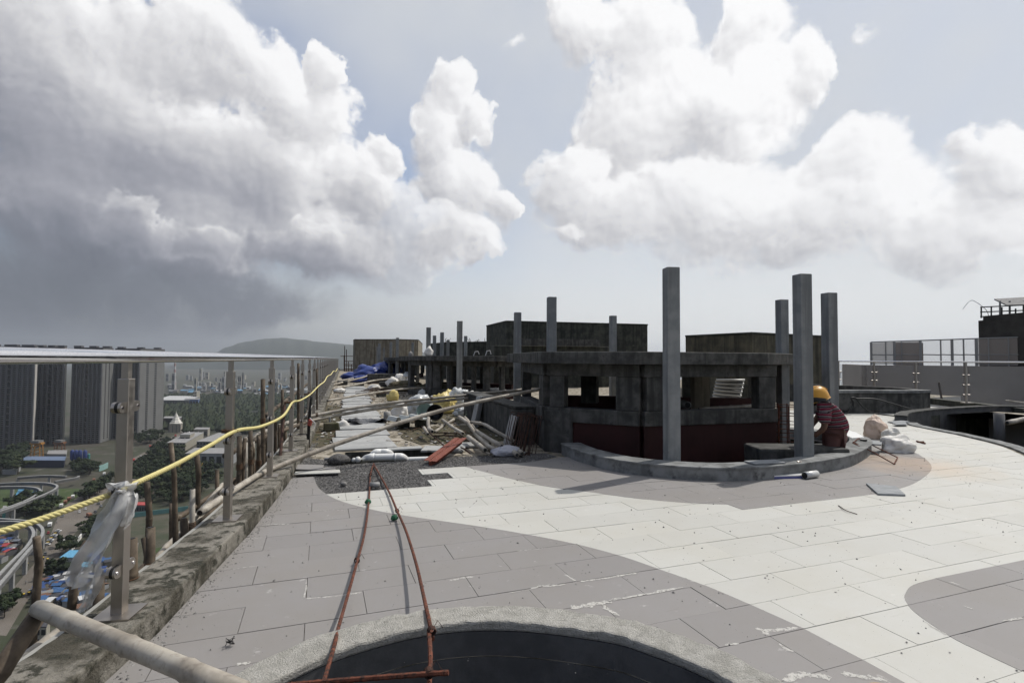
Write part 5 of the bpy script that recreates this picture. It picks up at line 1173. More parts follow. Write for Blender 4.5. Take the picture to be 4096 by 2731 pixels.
c0, c1 = fl('r6',1078,1482,.041), fl('r6',1160,1470,.041); MB().tube([c0, c1], .040, 18).build('tube', GALV, can, smooth=True); dd = (c0-c1).normalized(); MB().tube([c0+dd*.001, c0+dd*.003], .034, 18).build('bore', BLACK, can); MB().tube([c0-dd*.02, c0-dd*.03], .042, 18).build('rim', GALV, can, smooth=True)
pk = thing('tile_pack', 'white and blue flat carton lying before the curved curb', 'carton', tuple(fl('r6',960,1505)))
c = (fl('r6',865,1505)+fl('r6',1070,1500))/2; dx = (fl('r6',1070,1500)-fl('r6',865,1505)).normalized(); dy = Vector((-dx.y,dx.x,0))
MB().obox(c+Vector((0,0,.012))+dy*.04, dx, dy, Vector((0,0,1)), (.30,.05,.012)).build('carton', mat_plain('carton_blue', (.10,.11,.28), .5), pk); MB().obox(c+Vector((0,0,.031))+dy*.04, dx, dy, Vector((0,0,1)), (.30,.05,.006)).build('carton_top', PVC, pk)
MB().tube(catmull([fl('s3',765,372,.006), fl('s3',815,405,.012), fl('s3',890,430,.006)], 6), .004, 5).build('bent_wire', RUSTD, label='bent dark wire lying on the white tiles', cat='wire')
mb = MB(); c = fl('r2',1735,1275,.01)
for k in range(5): mb.tube([c+Vector((rnd.uniform(-.02,.02), rnd.uniform(-.02,.02), rnd.uniform(0,.03))) for _ in range(5)], .002, 4)
mb.build('wire_tangle', BLACK, label='tiny black wire tangle on the grey tiles near the curb', cat='wire')
# sacks, tiles and stirrup beside the worker
def sack(name, z, pts_px, depth, m, seed, lab, size, rot, sub=5, **k): return lumpy(name, fl(z, *pts_px), size, m, seed=seed, sub=sub, crumple=.11, freq=1.9, folds=.30, rotz=rot, label=lab, cat='sack', **k)
sack('cement_sack','s8',(1170,990),8,SACKP,111,'open pinkish cement sack standing behind the white one',(.30,.26,.40),.2)
sack('cement_sack','s8',(1420,1040),8,SACK,116,'pale upright flap of sack between the two big sacks',(.26,.22,.26),.6)
sack('cement_sack','s8',(1530,1200),8,SACK,113,'white woven sack lying on its side on the rust stain',(.42,.24,.26),-.2)
loose_tile('s8', [(690,920),(810,985),(1010,970),(880,895),(720,850)], .16, PVC, 'pale sheet lying on the curb end behind the worker', th=.008)
loose_tile('s8', [(765,1050),(1275,1085),(1290,1040),(1050,1005),(770,1020)], .15, mat_mottle('slate_tile', (.2,.2,.2), (.3,.3,.3), 9), 'long grey tile lying on the end of the curved curb', th=.02)
tr = thing('trowel', 'dark handled tool lying on the long grey tile', 'tool', tuple(fl('s8',1000,1012,.17)))
MB().tube([fl('s8',945,1015,.175), fl('s8',1050,1020,.175)], .016, 8).build('handle', BLACK, tr); MB().tube([fl('s8',915,1005,.17), fl('s8',945,1015,.175)], .006, 6).build('shank', STEEL, tr)
st = thing('rebar_stirrup', 'open rectangular rebar stirrup propped on the curb beside the white sack', 'rebar', tuple(fl('s8',1470,1390)))
pts = [fl('s8',935,1120,.15), fl('s8',830,1060,.16), fl('s8',918,990,.18), fl('s8',1220,1140,.10), fl('s8',1530,1290,.02), fl('s8',1475,1392,.012), fl('s8',1160,1215,.09), fl('s8',830,1045,.17)]
for a_, b_ in zip(pts, pts[1:]): MB().tube([a_, b_], .008, 6).build('side', RUST, st)
for k in range(2):
    MB().tube([fl('s8',1830+15*k,1035+12*k,.012), fl('s8',1960-20*k,1070-25*k,.012)], .014, 6).build('rebar_length', RUST, label=('short rusty bar at the right of the white sack','second short rusty bar at the right of the white sack')[k], cat='rebar')
# slates at the corner of the sunken planter
for k, q_ in enumerate(([(560,1310),(700,1300),(760,1312),(620,1320)],[(600,1325),(720,1316),(740,1335),(640,1336)])): loose_tile('r7', q_, .03+.02*k, mat_mottle('slate_tile', (.2,.2,.2), (.3,.3,.3), 9), ('thin dark offcut at the corner of the sunken planter','lower dark offcut at the corner of the sunken planter')[k], th=.02)
# many small chips, sticks and litter in the debris zone
chips = MB()
for k in range(1500):
    x, y_ = rnd.uniform(-.1,3.2), rnd.uniform(8.1,24)
    if x < curb_c(y_)+.2 or (.24+.052*(y_-8.2) < x < 1.15+.052*(y_-8.2) and rnd.random() < .8): continue
    chips.cur = rnd.choice((0,0,0,1,2)); s_ = rnd.uniform(.01,.05)
    chips.rbox((x, y_, .004+s_*.15), (s_, s_*rnd.uniform(.3,1.6), s_*.3), rnd.uniform(0,3), (rnd.uniform(-.4,.4), rnd.uniform(-.4,.4)))
for k in range(160):
    x, y_ = rnd.uniform(0,3), rnd.uniform(8.5,22); an = rnd.uniform(0,3.1); L_ = rnd.uniform(.1,.35); chips.cur = 3
    chips.tube([Vector((x,y_,.02)), Vector((x+L_*math.cos(an),y_+L_*math.sin(an),.03))], .006, 4)
chips.build('rubble', [STONE, SACK, CONC_D, TWINE], kind='stuff', label='loose chips, twigs and litter strewn over the unfinished roof strip', cat='rubble')
for k, (x, y, w, l, h, lab) in enumerate(((560,870,.5,.35,.22,'grey block beside the far walkway'),(250,860,.5,.3,.12,'low block on the far walkway'),(520,990,.34,.25,.16,'dark square block beside the walkway panels'),(60,850,.5,.4,.2,'pale block by the far curb'),(600,830,2.2,.6,.5,'low cement kerb block before the far rubble'))):
    MB().rbox(at_floor('s7',x,y)+Vector((0,l/2,h/2)), (w,l,h), rnd.uniform(-.2,.2), jit=.015).build('concrete_block', CONC if k != 2 else CONC_D, bevel=.015, label=lab, cat='block')
for k in range(9):
    x, y = rnd.uniform(150,420), rnd.uniform(800,985); a_ = at_floor('s7',x,y,.06); an = rnd.uniform(-.5,.9); L_ = rnd.uniform(.8,1.6)
    MB().tube([a_, a_+Vector((L_*math.cos(an)*.5, L_*math.sin(an)*.5, .08)), a_+Vector((L_*math.cos(an), L_*math.sin(an), .03))], .012, 5).build('rusty_bar', RUSTD, label='bent dark bar lying over the far walkway panels', cat='rebar', group='bent bars on the walkway')
# starter plant on the brown block
# ================================================================ the city 140 m below
GZ = -140.0
def G(z, x, y, h=0): return fl(z, x, y, GZ+h)
GRND = mat_mottle('ground_city', (.06,.053,.042), (.034,.042,.02), .012, detail=12, bstr=.2, bdist=.5, c3=(.10,.092,.078), s3=.045, thr=(.55,.68))
FIELD = mat_mottle('field_green', (.032,.052,.016), (.055,.08,.025), .02, detail=10, bstr=.3, bdist=.5, c3=(.10,.10,.05), s3=.03, thr=(.6,.75))
SCRUB = mat_mottle('scrub_ground', (.04,.048,.025), (.08,.072,.052), .05, detail=12, bstr=.3, bdist=.5)
ROADM = mat_mottle('road_dusty', (.12,.105,.088), (.15,.132,.112), .03, detail=9, bstr=.1, c3=(.12,.11,.095), s3=.09, thr=(.55,.75))
def poly_sheet(name, pts, z, m): return sheet(name, [(p[0], p[1]) for p in pts], [], z, m, kind='structure')
poly_sheet('ground', [(-12000,-1500),(700,-1500),(900,900),(1300,2500),(1900,5000),(3600,13000),(-12000,13000)], GZ, GRND)
WATER = mat_plain('sea_water', (.05,.065,.065), .22, spec=.5, var=.1, scale=.002)
poly_sheet('sea', [(-12000,-2500),(26000,-2500),(26000,26000),(-12000,26000)], GZ-1.2, WATER)
# roads
def road(name, L, R, z=GZ+.05, m=ROADM): return poly_sheet(name, [(p.x, p.y) for p in L]+[(p.x, p.y) for p in reversed(R)], z, m)
rl = [G('s5',x,y) for x, y in ((-260,1760),(0,1480),(170,1280),(300,1130),(440,960),(540,700),(620,540),(800,400),(960,290),(1060,215))]
rr_ = [G('s5',x,y) for x, y in ((60,1790),(230,1500),(330,1370),(480,1130),(640,900),(760,760),(850,680),(950,560),(1060,430),(1100,360))]
road('main_road', rl, rr_)
rl2 = [G('r1',x,y) for x, y in ((1040,1290),(1150,1215),(1240,1165),(1400,1090),(1520,1010),(1640,945),(1735,888),(1790,868))]
rr2 = [G('r1',x,y) for x, y in ((1130,1330),(1260,1240),(1330,1190),(1450,1125),(1570,1040),(1700,960),(1800,895),(1830,872))]
road('far_road', rl2, rr2)
poly_sheet('road_plaza', [G('s5',*q) for q in ((430,960),(560,640),(830,640),(700,830),(600,960))], GZ+.09, ROADM)
# green areas
for k, q in enumerate(([(0,375),(270,372),(380,400),(150,540),(0,575)],[(560,370),(760,370),(830,400),(620,540),(480,540),(540,430)])): poly_sheet('grass_field', [G('s5',*p) for p in q], GZ+.12, FIELD)
poly_sheet('marsh_field', [G('r1',*p) for p in ((1450,760),(2300,720),(2500,790),(2500,830),(1650,820))], GZ+.1, FIELD)
poly_sheet('scrub_lot', [G('r2',*p) for p in ((960,330),(1900,230),(1900,520),(1500,760),(1100,900),(960,700))], GZ+.1, SCRUB)
poly_sheet('grass_lot', [G('r2',*p) for p in ((1100,560),(1640,480),(1640,800),(1150,900))], GZ+.14, FIELD)
# ---------------------------------------------------------------- towers
TW_D = mat_mottle('tower_dark', (.035,.033,.034), (.042,.04,.041), .1, bstr=.0); TW_L = mat_mottle('tower_pale', (.135,.135,.13), (.15,.15,.146), .1, bstr=.0); TW_M = mat_mottle('tower_mid', (.085,.085,.09), (.10,.10,.105), .1, bstr=.0)
TW_W = mat_mottle('tower_side_sunlit', (.42,.40,.37), (.46,.44,.41), .1, bstr=0)  # thin tower sides painted brighter to stand for sunlight on them
TWIN = mat_plain('tower_glass', (.012,.014,.016), .2, spec=.5, var=.3, scale=.3); TSILL = mat_plain('tower_sill', (.24,.235,.23), .7)
def tower(x0, x1, xs, yb, yt, label, front=TW_D, side=TW_L, cols=7, floors=46, dd=26, strip_side=True, zone=('p',)):
    A_ = fl('p', x0, yb, GZ); d = depth_of(A_); B_ = pd('p', x1, yb, d); B_.z = GZ; C_ = pd('p', xs, yb, d+dd); C_.z = GZ; D_ = A_+(C_-B_)
    zt = pd('p', x0, yt, d).z; H_ = zt-GZ
    root = thing('residential_tower', label, 'tower', tuple(A_))
    def loc(o): return o
    X = (B_-A_); W_ = X.length; X.normalize(); S_ = (C_-B_); SL = S_.length; S_.normalize(); nf = Vector((X.y, -X.x, 0)); 
    if nf.dot(-A_) < 0: nf = -nf
    ns = Vector((S_.y, -S_.x, 0))
    if ns.dot(B_-(A_+C_)/2) < 0: ns = -ns
    poly = [(A_.x,A_.y),(B_.x,B_.y),(C_.x,C_.y),(D_.x,D_.y)]
    if area(poly) < 0: poly = poly[::-1]
    MB().prism(poly, GZ, zt).build('core', front, root)
    MB().obox((B_+C_)/2+ns*.4+Vector((0,0,H_/2-.5)), S_, ns, Vector((0,0,1)), (SL/2*.96,.4,H_/2-1)).build('side_wall', side, root)
    cw = W_/cols; fh = (H_-8)/floors
    for k in range(cols+1):
        c = A_+X*(cw*k)+nf*.9; MB().obox(c+Vector((0,0,H_/2-2)), X, nf, Vector((0,0,1)), (cw*.16,.9,H_/2-2)).build('fin', TW_M, root)
    def win(w_, h_, sill):
        mb = MB(); mb.obox((0,0,0), X, nf, Vector((0,0,1)), (w_/2,.25,h_/2)); 
        if sill: mb.cur = 1; mb.obox(Vector((0,0,-h_/2-.18))+nf*.3, X, nf, Vector((0,0,1)), (w_/2,.35,.2))
        me = bpy.data.meshes.new('window'); me.from_pydata([tuple(v) for v in mb.v], [], mb.f); me.materials.append(TWIN); me.materials.append(TSILL); me.polygons.foreach_set('material_index', mb.mi); me.update(); return me
    wm = [win(cw*.5, fh*.62, True), win(cw*.62, fh*.9, False), win(cw*.62, fh*2.4, True)]
    def put(me, c):
        o = bpy.data.objects.new('window', me); col.objects.link(o); o.parent = root; o.matrix_parent_inverse = Matrix.Translation(-root.location); o.location = c
    for k in range(cols):
        cc = A_+X*(cw*(k+.5))+nf*.3
        if k == cols//2:
            for j in range(floors//3): put(wm[2], cc+Vector((0,0,5+fh*3*(j+.5))))
        else:
            for j in range(floors): put(wm[0], cc+Vector((0,0,5+fh*(j+.5))))
    if strip_side:
        Xs, Xn = X, nf; mb = MB()
        for j in range(floors):
            for f in (.3,.62): mb.obox(B_+S_*(SL*f)+ns*.85+Vector((0,0,5+fh*(j+.5))), S_, ns, Vector((0,0,1)), (SL*.045,.1,fh*.3))
        mb.build('side_windows', TWIN, root, kind='stuff')
    # crown boxes on the roof
    for f in (.12,.5,.84): c = A_.lerp(C_, f); MB().obox(Vector((c.x,c.y,zt+1.5)), X, nf, Vector((0,0,1)), (W_*.13,3,1.5)).build('roof_box', TW_M, root)
    return root
tower(-70,126,135,1795,1384,'dark residential tower cut by the left picture edge', cols=9, dd=20, strip_side=False, side=TW_W)
tower(139,246,254,1776,1387,'brownish dark residential tower second from the left', front=mat_mottle('tower_brown', (.036,.028,.027), (.043,.033,.031), .1, bstr=0), cols=5, dd=20, strip_side=False, side=TW_W)
tower(283,398,442,1772,1389,'grey residential tower with pale side wall left of the nearest post', cols=7, dd=40)
tower(450,548,650,1752,1393,'pale sided residential tower right of the nearest post', cols=6, dd=75)
# ---------------------------------------------------------------- low buildings
WIN2 = mat_plain('window_dark', (.02,.022,.025), .25, spec=.5)
def bldg(z, x0, x1, xs, yb, h, label, wall=None, roof=None, dd=14, floors=2, cols=5, name='low_building', para=True, group=None, cat='building', wins=True):
    wall = wall or TW_L; A_ = G(z, x0, yb); d = depth_of(A_); Bv = pd(z, x1, yb, d); B_ = Vector((Bv.x,Bv.y,GZ)); C_ = pd(z, xs, yb, d+dd); C_ = Vector((C_.x,C_.y,GZ)); D_ = A_+(C_-B_)
    root = thing(name, label, cat, tuple(A_), group); poly = [(p.x,p.y) for p in (A_,B_,C_,D_)]
    if area(poly) < 0: poly = poly[::-1]
    MB().prism(poly, GZ, GZ+h).build('wall', wall, root)
    c = (A_+C_)/2; MB().prism([(c.x+(p[0]-c.x)*1.03, c.y+(p[1]-c.y)*1.03) for p in poly], GZ+h+.02, GZ+h+.5).build('roof', roof or TSILL, root)
    if wins:
        X = (B_-A_); W_ = X.length; X.normalize(); nf = Vector((X.y,-X.x,0)); nf = nf if nf.dot(-A_) > 0 else -nf
        for j in range(floors):
            for k in range(cols):
                cc = A_+X*(W_*(k+.5)/cols)+nf*.1+Vector((0,0,h*(j+.5)/floors)); MB().obox(cc, X, nf, Vector((0,0,1)), (W_/cols*.32,.15,h/floors*.28)).build('window', WIN2, root)
    return root
OFF = mat_mottle('office_cream', (.27,.25,.20), (.31,.29,.245), .3, bstr=0)
GREY = mat_mottle('office_grey', (.22,.225,.225), (.26,.265,.265), .3, bstr=0)
bldg('r1',1495,1660,1820,1125,12,'cream flat roofed office wing beside the far road', OFF, dd=110, floors=3, cols=6)
bldg('r1',1610,1700,1740,1085,18,'cream stair block rising from the office wing', OFF, dd=25, floors=1, cols=2)
bldg('r1',1735,1860,1880,1000,13,'cream roof house at the back of the office wing', OFF, dd=25, floors=1, cols=3)
bldg('r1',1760,1925,2100,1140,16,'white office block with roof railings near the second post', TW_L, dd=90, floors=3, cols=6)
bldg('r1',1660,2060,2120,1268,17,'grey four bay hall with big dark openings', GREY, dd=40, floors=1, cols=6)
bldg('r1',1460,1612,1625,935,22,'brown horizontal banded office box behind the temple', mat_mottle('office_brown', (.07,.062,.056), (.085,.075,.068), .3, bstr=0), dd=30, floors=6, cols=1)
bldg('r1',1390,1690,1785,735,20,'long white industrial shed with blue trim', TW_L, mat_plain('shed_roof_white', (.42,.42,.41), .6), dd=160, floors=1, cols=12)
bldg('r1',1650,1775,1790,735,22,'blue fronted end bay of the industrial shed', mat_plain('shed_blue', (.08,.13,.26), .6), dd=40, floors=1, cols=5)
bldg('r1',1728,1760,1790,700,36,'pink grey stair tower behind the shed', OFF, dd=30, floors=4, cols=2)
bldg('s4',90,800,815,1470,9,'long dark blue hoarding shed below the towers', mat_plain('shed_navy', (.02,.025,.05), .6), mat_plain('navy_roof', (.12,.16,.24), .6), dd=25, wins=False)
bldg('s4',590,830,838,1350,5,'low slatted grey shed behind the navy shed', GREY, dd=30, wins=False)
bldg('s4',30,200,260,1560,5,'pale corrugated roof shed at the left edge', GREY, mat_plain('roof_pale', (.4,.42,.4), .6), dd=25, wins=False)
bldg('r2',1012,1125,1142,278,6,'long white shed with a red roof in the trees', TW_L, mat_plain('roof_red', (.33,.05,.045), .6), dd=10, floors=1, cols=6)
bldg('s5',575,700,790,1110,5,'stall with a bright blue sheet roof by the road', GREY, mat_plain('roof_blue', (.10,.30,.46), .5), dd=13, wins=False)
bldg('s5',770,860,890,1190,4,'small stall with a light blue roof under the film', GREY, mat_plain('roof_blue2', (.13,.36,.50), .5), dd=8, wins=False)
bldg('s5',150,250,278,505,7,'blue monorail station canopy', GREY, mat_plain('roof_blue3', (.07,.22,.36), .5), dd=30, wins=False)
bldg('s5',298,350,370,505,8,'blue box cabin beside the monorail canopy', mat_plain('cab_blue', (.05,.12,.30), .5), mat_plain('roof_blue3', (.07,.22,.36), .5), dd=10, wins=False)
bldg('t6',800,860,880,560,5,'small white hut beyond the railing', TW_L, dd=5, floors=1, cols=1)
bldg('s5',20,55,60,655,8,'small teal cabin under the monorail track', mat_plain('cab_teal', (.06,.22,.20), .5), dd=8, wins=False)
# compound wall strips
def cwall(pts, h, m, lab):
    P_ = [G(*q) for q in pts]; root = thing('compound_wall', lab, 'wall', tuple(P_[0]))
    for a_, b_ in zip(P_, P_[1:]): MB().wall(a_, b_, GZ, GZ+h, .6).build('panel', m, root)
cwall([('r2',945,325),('r2',1150,300),('r2',1420,265)], 4, mat_plain('wall_teal', (.10,.22,.21), .7), 'teal boundary wall below the red roofed shed')
cwall([('s5',955,205),('s5',1000,190),('s5',1040,170)], 7, mat_plain('sheet_teal', (.22,.36,.34), .7), 'pale teal sheet hoarding by the road')
cwall([('s5',660,1035),('s5',740,900),('s5',830,790)], 3.5, WHITEW, 'white fence along the right side of the main road')
cwall([('r1',1490,1110),('r1',1600,1030),('r1',1700,975)], 5, WHITEW, 'white crenellated wall along the far road')
# temple with stepped spire
tp = G('r1',1575,955); tt = thing('temple', 'small white temple with a stepped pointed spire', 'temple', tuple(tp)); s_ = depth_of(tp)/FPX
MB().obox(tp+Vector((0,0,8)), Vector((1,0,0)), Vector((0,1,0)), Vector((0,0,1)), (9,9,8)).build('hall', OFF, tt)
for k in range(4): MB().obox(tp+Vector((-9+6*k,-9.3,7)), Vector((1,0,0)), Vector((0,1,0)), Vector((0,0,1)), (.7,.7,7)).build('pillar', TW_L, tt)
MB().lathe(tp+Vector((0,0,16)), [(11,0),(11,1),(8.5,3),(9,3.6),(6,7),(6.4,7.5),(3.6,12),(3.8,12.4),(1.8,17),(.6,20),(.2,23)], 8).build('spire', mat_plain('temple_white', (.6,.58,.52), .7), tt)
# blue silos
for k, x in enumerate((902,950,1000,1062)):
    p = G('s4', x, 1440+rnd.uniform(-4,4)); s = thing('storage_silo', 'blue cylindrical silo below the towers, number counted from the left: '+('one','two','three','four','five','six')[k], 'silo', tuple(p), 'blue silos of the batching plant')
    MB().lathe(p+Vector((0,0,5)), [(.6,0),(2.3,3),(2.3,13),(1.2,14.4),(.3,14.8)], 14).build('drum', mat_plain('silo_blue', (.018,.038,.15), .6, var=.25, scale=.2), s, smooth=True)
    for q in range(4): MB().tube([p+Vector((1.9*math.cos(q*1.57),1.9*math.sin(q*1.57),0)), p+Vector((1.9*math.cos(q*1.57),1.9*math.sin(q*1.57),6))], .25, 5).build('leg', GREY, s)
p = G('s4',1110,1430); MB().lathe(p, [(1.6,0),(1.6,13),(.6,14)], 10).build('storage_silo', mat_plain('silo_teal', (.05,.20,.18), .5), label='narrow teal silo right of the blue silos', cat='silo')
# orange gantry frames
for k, (x, yb, w, h) in enumerate(((460,1370,95,21),(745,1290,85,14))):
    p = G('s4', x, yb); d = depth_of(p); W_ = w/3.136/FPX*d; o_ = thing('gantry_frame', ('orange launching gantry with pale cabin, left one','orange brown launching gantry, right one')[k], 'gantry', tuple(p)); M_ = mat_plain('gantry_orange', (.34,.16,.03), .6) if k == 0 else mat_plain('gantry_brown', (.16,.07,.03), .6)
    for sx in (-1,1):
        for sy in (-1,1): MB().tube([p+Vector((sx*W_/2,sy*5,0)), p+Vector((sx*W_/2.4,sy*4,h))], .7, 4).build('leg', M_, o_)
        for q in range(4): MB().tube([p+Vector((-W_/2,sx*5,h*q/4)), p+Vector((W_/2,sx*5,h*(q+1)/4))], .4, 4).build('brace', M_, o_)
    MB().obox(p+Vector((0,0,h+1)), CR, Vector((-CR.y,CR.x,0)), Vector((0,0,1)), (W_*.75,3,1.2)).build('beam', M_, o_); MB().obox(p+Vector((0,0,h+3.4)), CR, Vector((-CR.y,CR.x,0)), Vector((0,0,1)), (W_*.5,4,1.6)).build('cabin', TW_L, o_)
for k, (x, y) in enumerate(((1570,1350),(1760,1360))):
    p = G('r1', x, y); o_ = thing('small_crane', ('yellow drilling rig in the park, left one','yellow drilling rig in the park, right one')[k], 'crane', tuple(p)); M_ = mat_plain('rig_yellow', (.38,.24,.04), .6)
    MB().tube([p, p+Vector((6,0,16))], .6, 4).build('mast', M_, o_); MB().tube([p+Vector((10,0,2)), p+Vector((2,0,12))], .5, 4).build('stay', M_, o_); MB().rbox(p+Vector((6,0,2)), (8,4,3), .4).build('body', M_, o_)
# chimney and tanks far away
p = G('r1',1562,592); ch = thing('chimney', 'tall banded factory chimney in the haze', 'chimney', tuple(p))
for k in range(10): MB().lathe(p+Vector((0,0,k*13.0)), [(6-.28*k,0),(6-.28*(k+1),12.95)], 10).build('band', mat_plain('chimney_white', (.5,.49,.47), .8) if k % 2 else mat_plain('chimney_red', (.33,.2,.17), .8), ch)
for x in (1945,2085):
    p = G('s6', x, 812); MB().lathe(p, [(17,0),(17,28),(15,31),(8,33),(.5,34)], 18).build('storage_tank', mat_plain('tank_grey', (.30,.31,.30), .7), smooth=True, label='large grey storage tank seen between the posts, '+('left' if x < 2000 else 'right'), cat='tank')
# far housing blocks fading in the haze
for k in range(70):
    x = rnd.uniform(1450,2750); y = rnd.uniform(470,640); w = rnd.uniform(10,34); h = rnd.choice((14,18,22,30,45,60,75))
    p0_ = px('r1', x, y)
    if p0_[0] > 1380: continue
    bldg('r1', x, x+w, x+w*1.4, y, h, 'pale apartment block in the far haze', rnd.choice((OFF, TW_L, GREY)), dd=30, floors=2, cols=2, group='far apartment blocks', name='apartment_block', wins=(h > 40))
for k in range(70):
    x = rnd.uniform(1450,2700); y = rnd.uniform(560,650); w = rnd.uniform(20,70)
    if px('r1', x, y)[0] > 1380: continue
    bldg('r1', x, x+w, x+w*1.15, y, rnd.uniform(6,14), 'low factory roof in the hazy industrial belt', rnd.choice((GREY, OFF, TW_M)), rnd.choice((mat_plain('roof_white', (.33,.33,.32), .6), GREY, mat_plain('roof_blue3', (.07,.22,.36), .5), TW_M)), dd=rnd.uniform(30,90), wins=False, group='far factory sheds', name='factory_shed')
# shanties and stalls along the road, lower left
SH = [mat_plain('tarp_roof_blue', (.025,.055,.16), .5, var=.3, scale=1), mat_plain('tarp_roof_blue2', (.04,.10,.22), .5, var=.3, scale=1), mat_plain('roof_dark', (.05,.05,.055), .7, var=.3, scale=1), mat_plain('roof_grey', (.18,.18,.175), .7, var=.3, scale=1), mat_plain('roof_rust', (.15,.08,.05), .8, var=.3, scale=1), mat_plain('roof_white2', (.5,.5,.49), .6, var=.2, scale=1), mat_plain('roof_redt', (.30,.04,.04), .6, var=.2, scale=1)]
def hut(p, w, l, h, a, roof, label, group):
    root = thing('market_hut', label, 'hut', tuple(p), group)
    MB().rbox(p+Vector((0,0,h/2)), (w,l,h), a).build('wall', rnd.choice((GREY, TW_M, CONC_B)), root)
    mb = MB(); R = Matrix.Rotation(a, 3, 'Z'); e = .4
    q = [R @ Vector((sx*(w/2+e), sy*(l/2+e), 0)) for sx, sy in ((-1,-1),(1,-1),(1,1),(-1,1))]; r0, r1 = R @ Vector((-w/2-e,0,0)), R @ Vector((w/2+e,0,0)); up = Vector((0,0,h+.1)); rd = Vector((0,0,h+1.1))
    mb.quad(p+q[0]+up, p+q[1]+up, p+r1+rd, p+r0+rd); mb.quad(p+q[2]+up, p+q[3]+up, p+r0+rd, p+r1+rd); mb.build('roof', roof, root)
zones = [((330,1370),(640,1180),(800,1250),(700,1500),(380,1520),'crowded hut with patched roof in the lower left market',75), ((0,860),(150,840),(190,960),(60,1120),(0,1130),'stall in the bazaar under the monorail track',26),
         ((600,1120),(900,1050),(1050,1080),(1050,1500),(760,1560),'hut roof below the nearest post',40)]
for zi, zz in enumerate(zones):
    pts = [G('s5',*q) for q in zz[:-2]]; pl_ = [(p.x,p.y) for p in pts]; xs_ = [p[0] for p in pl_]; ys_ = [p[1] for p in pl_]; n_ = 0; tr_ = 0
    while n_ < zz[-1] and tr_ < 4000:
        tr_ += 1; q = (rnd.uniform(min(xs_),max(xs_)), rnd.uniform(min(ys_),max(ys_)))
        if inside(q, pl_):
            hut(Vector((q[0],q[1],GZ)), rnd.uniform(2.5,5), rnd.uniform(3,7), rnd.uniform(2.4,4), rnd.uniform(-.6,.6), rnd.choice(SH if zi == 1 else SH[:6] + SH[:3]), zz[-2], 'market huts zone '+('by the road','under the track','below the post')[zi]); n_ += 1
# bottom left house with plaster wall
bldg('r2',260,345,372,1290,9,'two storey plastered house at the bottom left', OFF, mat_plain('roof_dark', (.05,.05,.055), .7), dd=9, floors=2, cols=2)
# ---------------------------------------------------------------- elevated monorail guideway
TRK = mat_mottle('guideway_concrete', (.22,.22,.215), (.28,.28,.27), .4, bstr=0); TRKD = mat_mottle('guideway_dark', (.10,.10,.10), (.13,.13,.13), .4, bstr=0)
def track(pts, hh, label, w=2.2, pier_every=26, zoff=0):
    P_ = catmull([Vector((q.x,q.y,0)) for q in (fl('s5',x,y,GZ+hh) for x, y in pts)], 8)
    root = thing('monorail_track', label, 'guideway', (P_[0].x,P_[0].y,GZ)); 
    a_, b_ = offset_path(P_, w/2), offset_path(P_, -w/2)
    strip(a_, b_, GZ+hh-2.2, GZ+hh).build('girder', TRKD, root); strip(offset_path(P_, w*.42), offset_path(P_, -w*.42), GZ+hh+.02, GZ+hh+.5).build('running_beam', TRK, root)
    s = 0; last = -99
    for p, q in zip(P_, P_[1:]):
        s += (q-p).length
        if s-last > pier_every: last = s; MB().box((p.x-1,p.y-1,GZ),(p.x+1,p.y+1,GZ+hh-2.3)).build('pier', TRK, root)
track([(-200,345),(0,322),(250,312),(440,316),(530,332),(552,352),(520,382),(440,420),(300,480),(150,540),(0,590),(-150,640)], 12, 'outer monorail loop curving over the green field')
track([(-200,372),(0,355),(220,352),(340,362),(388,385),(370,415),(280,470),(150,525),(0,575)], 12, 'inner monorail loop over the green field')
track([(-150,655),(0,662),(200,676),(330,700),(400,745),(412,800),(380,860),(280,960),(120,1150),(0,1290),(-150,1470)], 13, 'outer arm of the near monorail curve beside the road')
track([(-150,690),(0,690),(150,690),(260,720),(318,775),(315,840),(250,940),(120,1070),(0,1195),(-150,1370)], 13, 'inner arm of the near monorail curve beside the road')
track([(170,262),(420,245),(640,250)], 9, 'low straight viaduct behind the loops'); track([(530,300),(730,265),(760,250)], 9, 'short viaduct by the trees')
# flat viaduct in the distance
va, vb = G('r1',1640,835), G('r1',2700,800); vr = thing('rail_viaduct', 'dark level rail viaduct crossing the marsh', 'viaduct', tuple(va)); MB().wall(va, vb, GZ+8, GZ+11, 9).build('deck', TRKD, vr)
for k in range(18): p = va.lerp(vb, k/17); MB().box((p.x-1.2,p.y-1.2,GZ),(p.x+1.2,p.y+1.2,GZ+7.9)).build('pier', TRKD, vr)
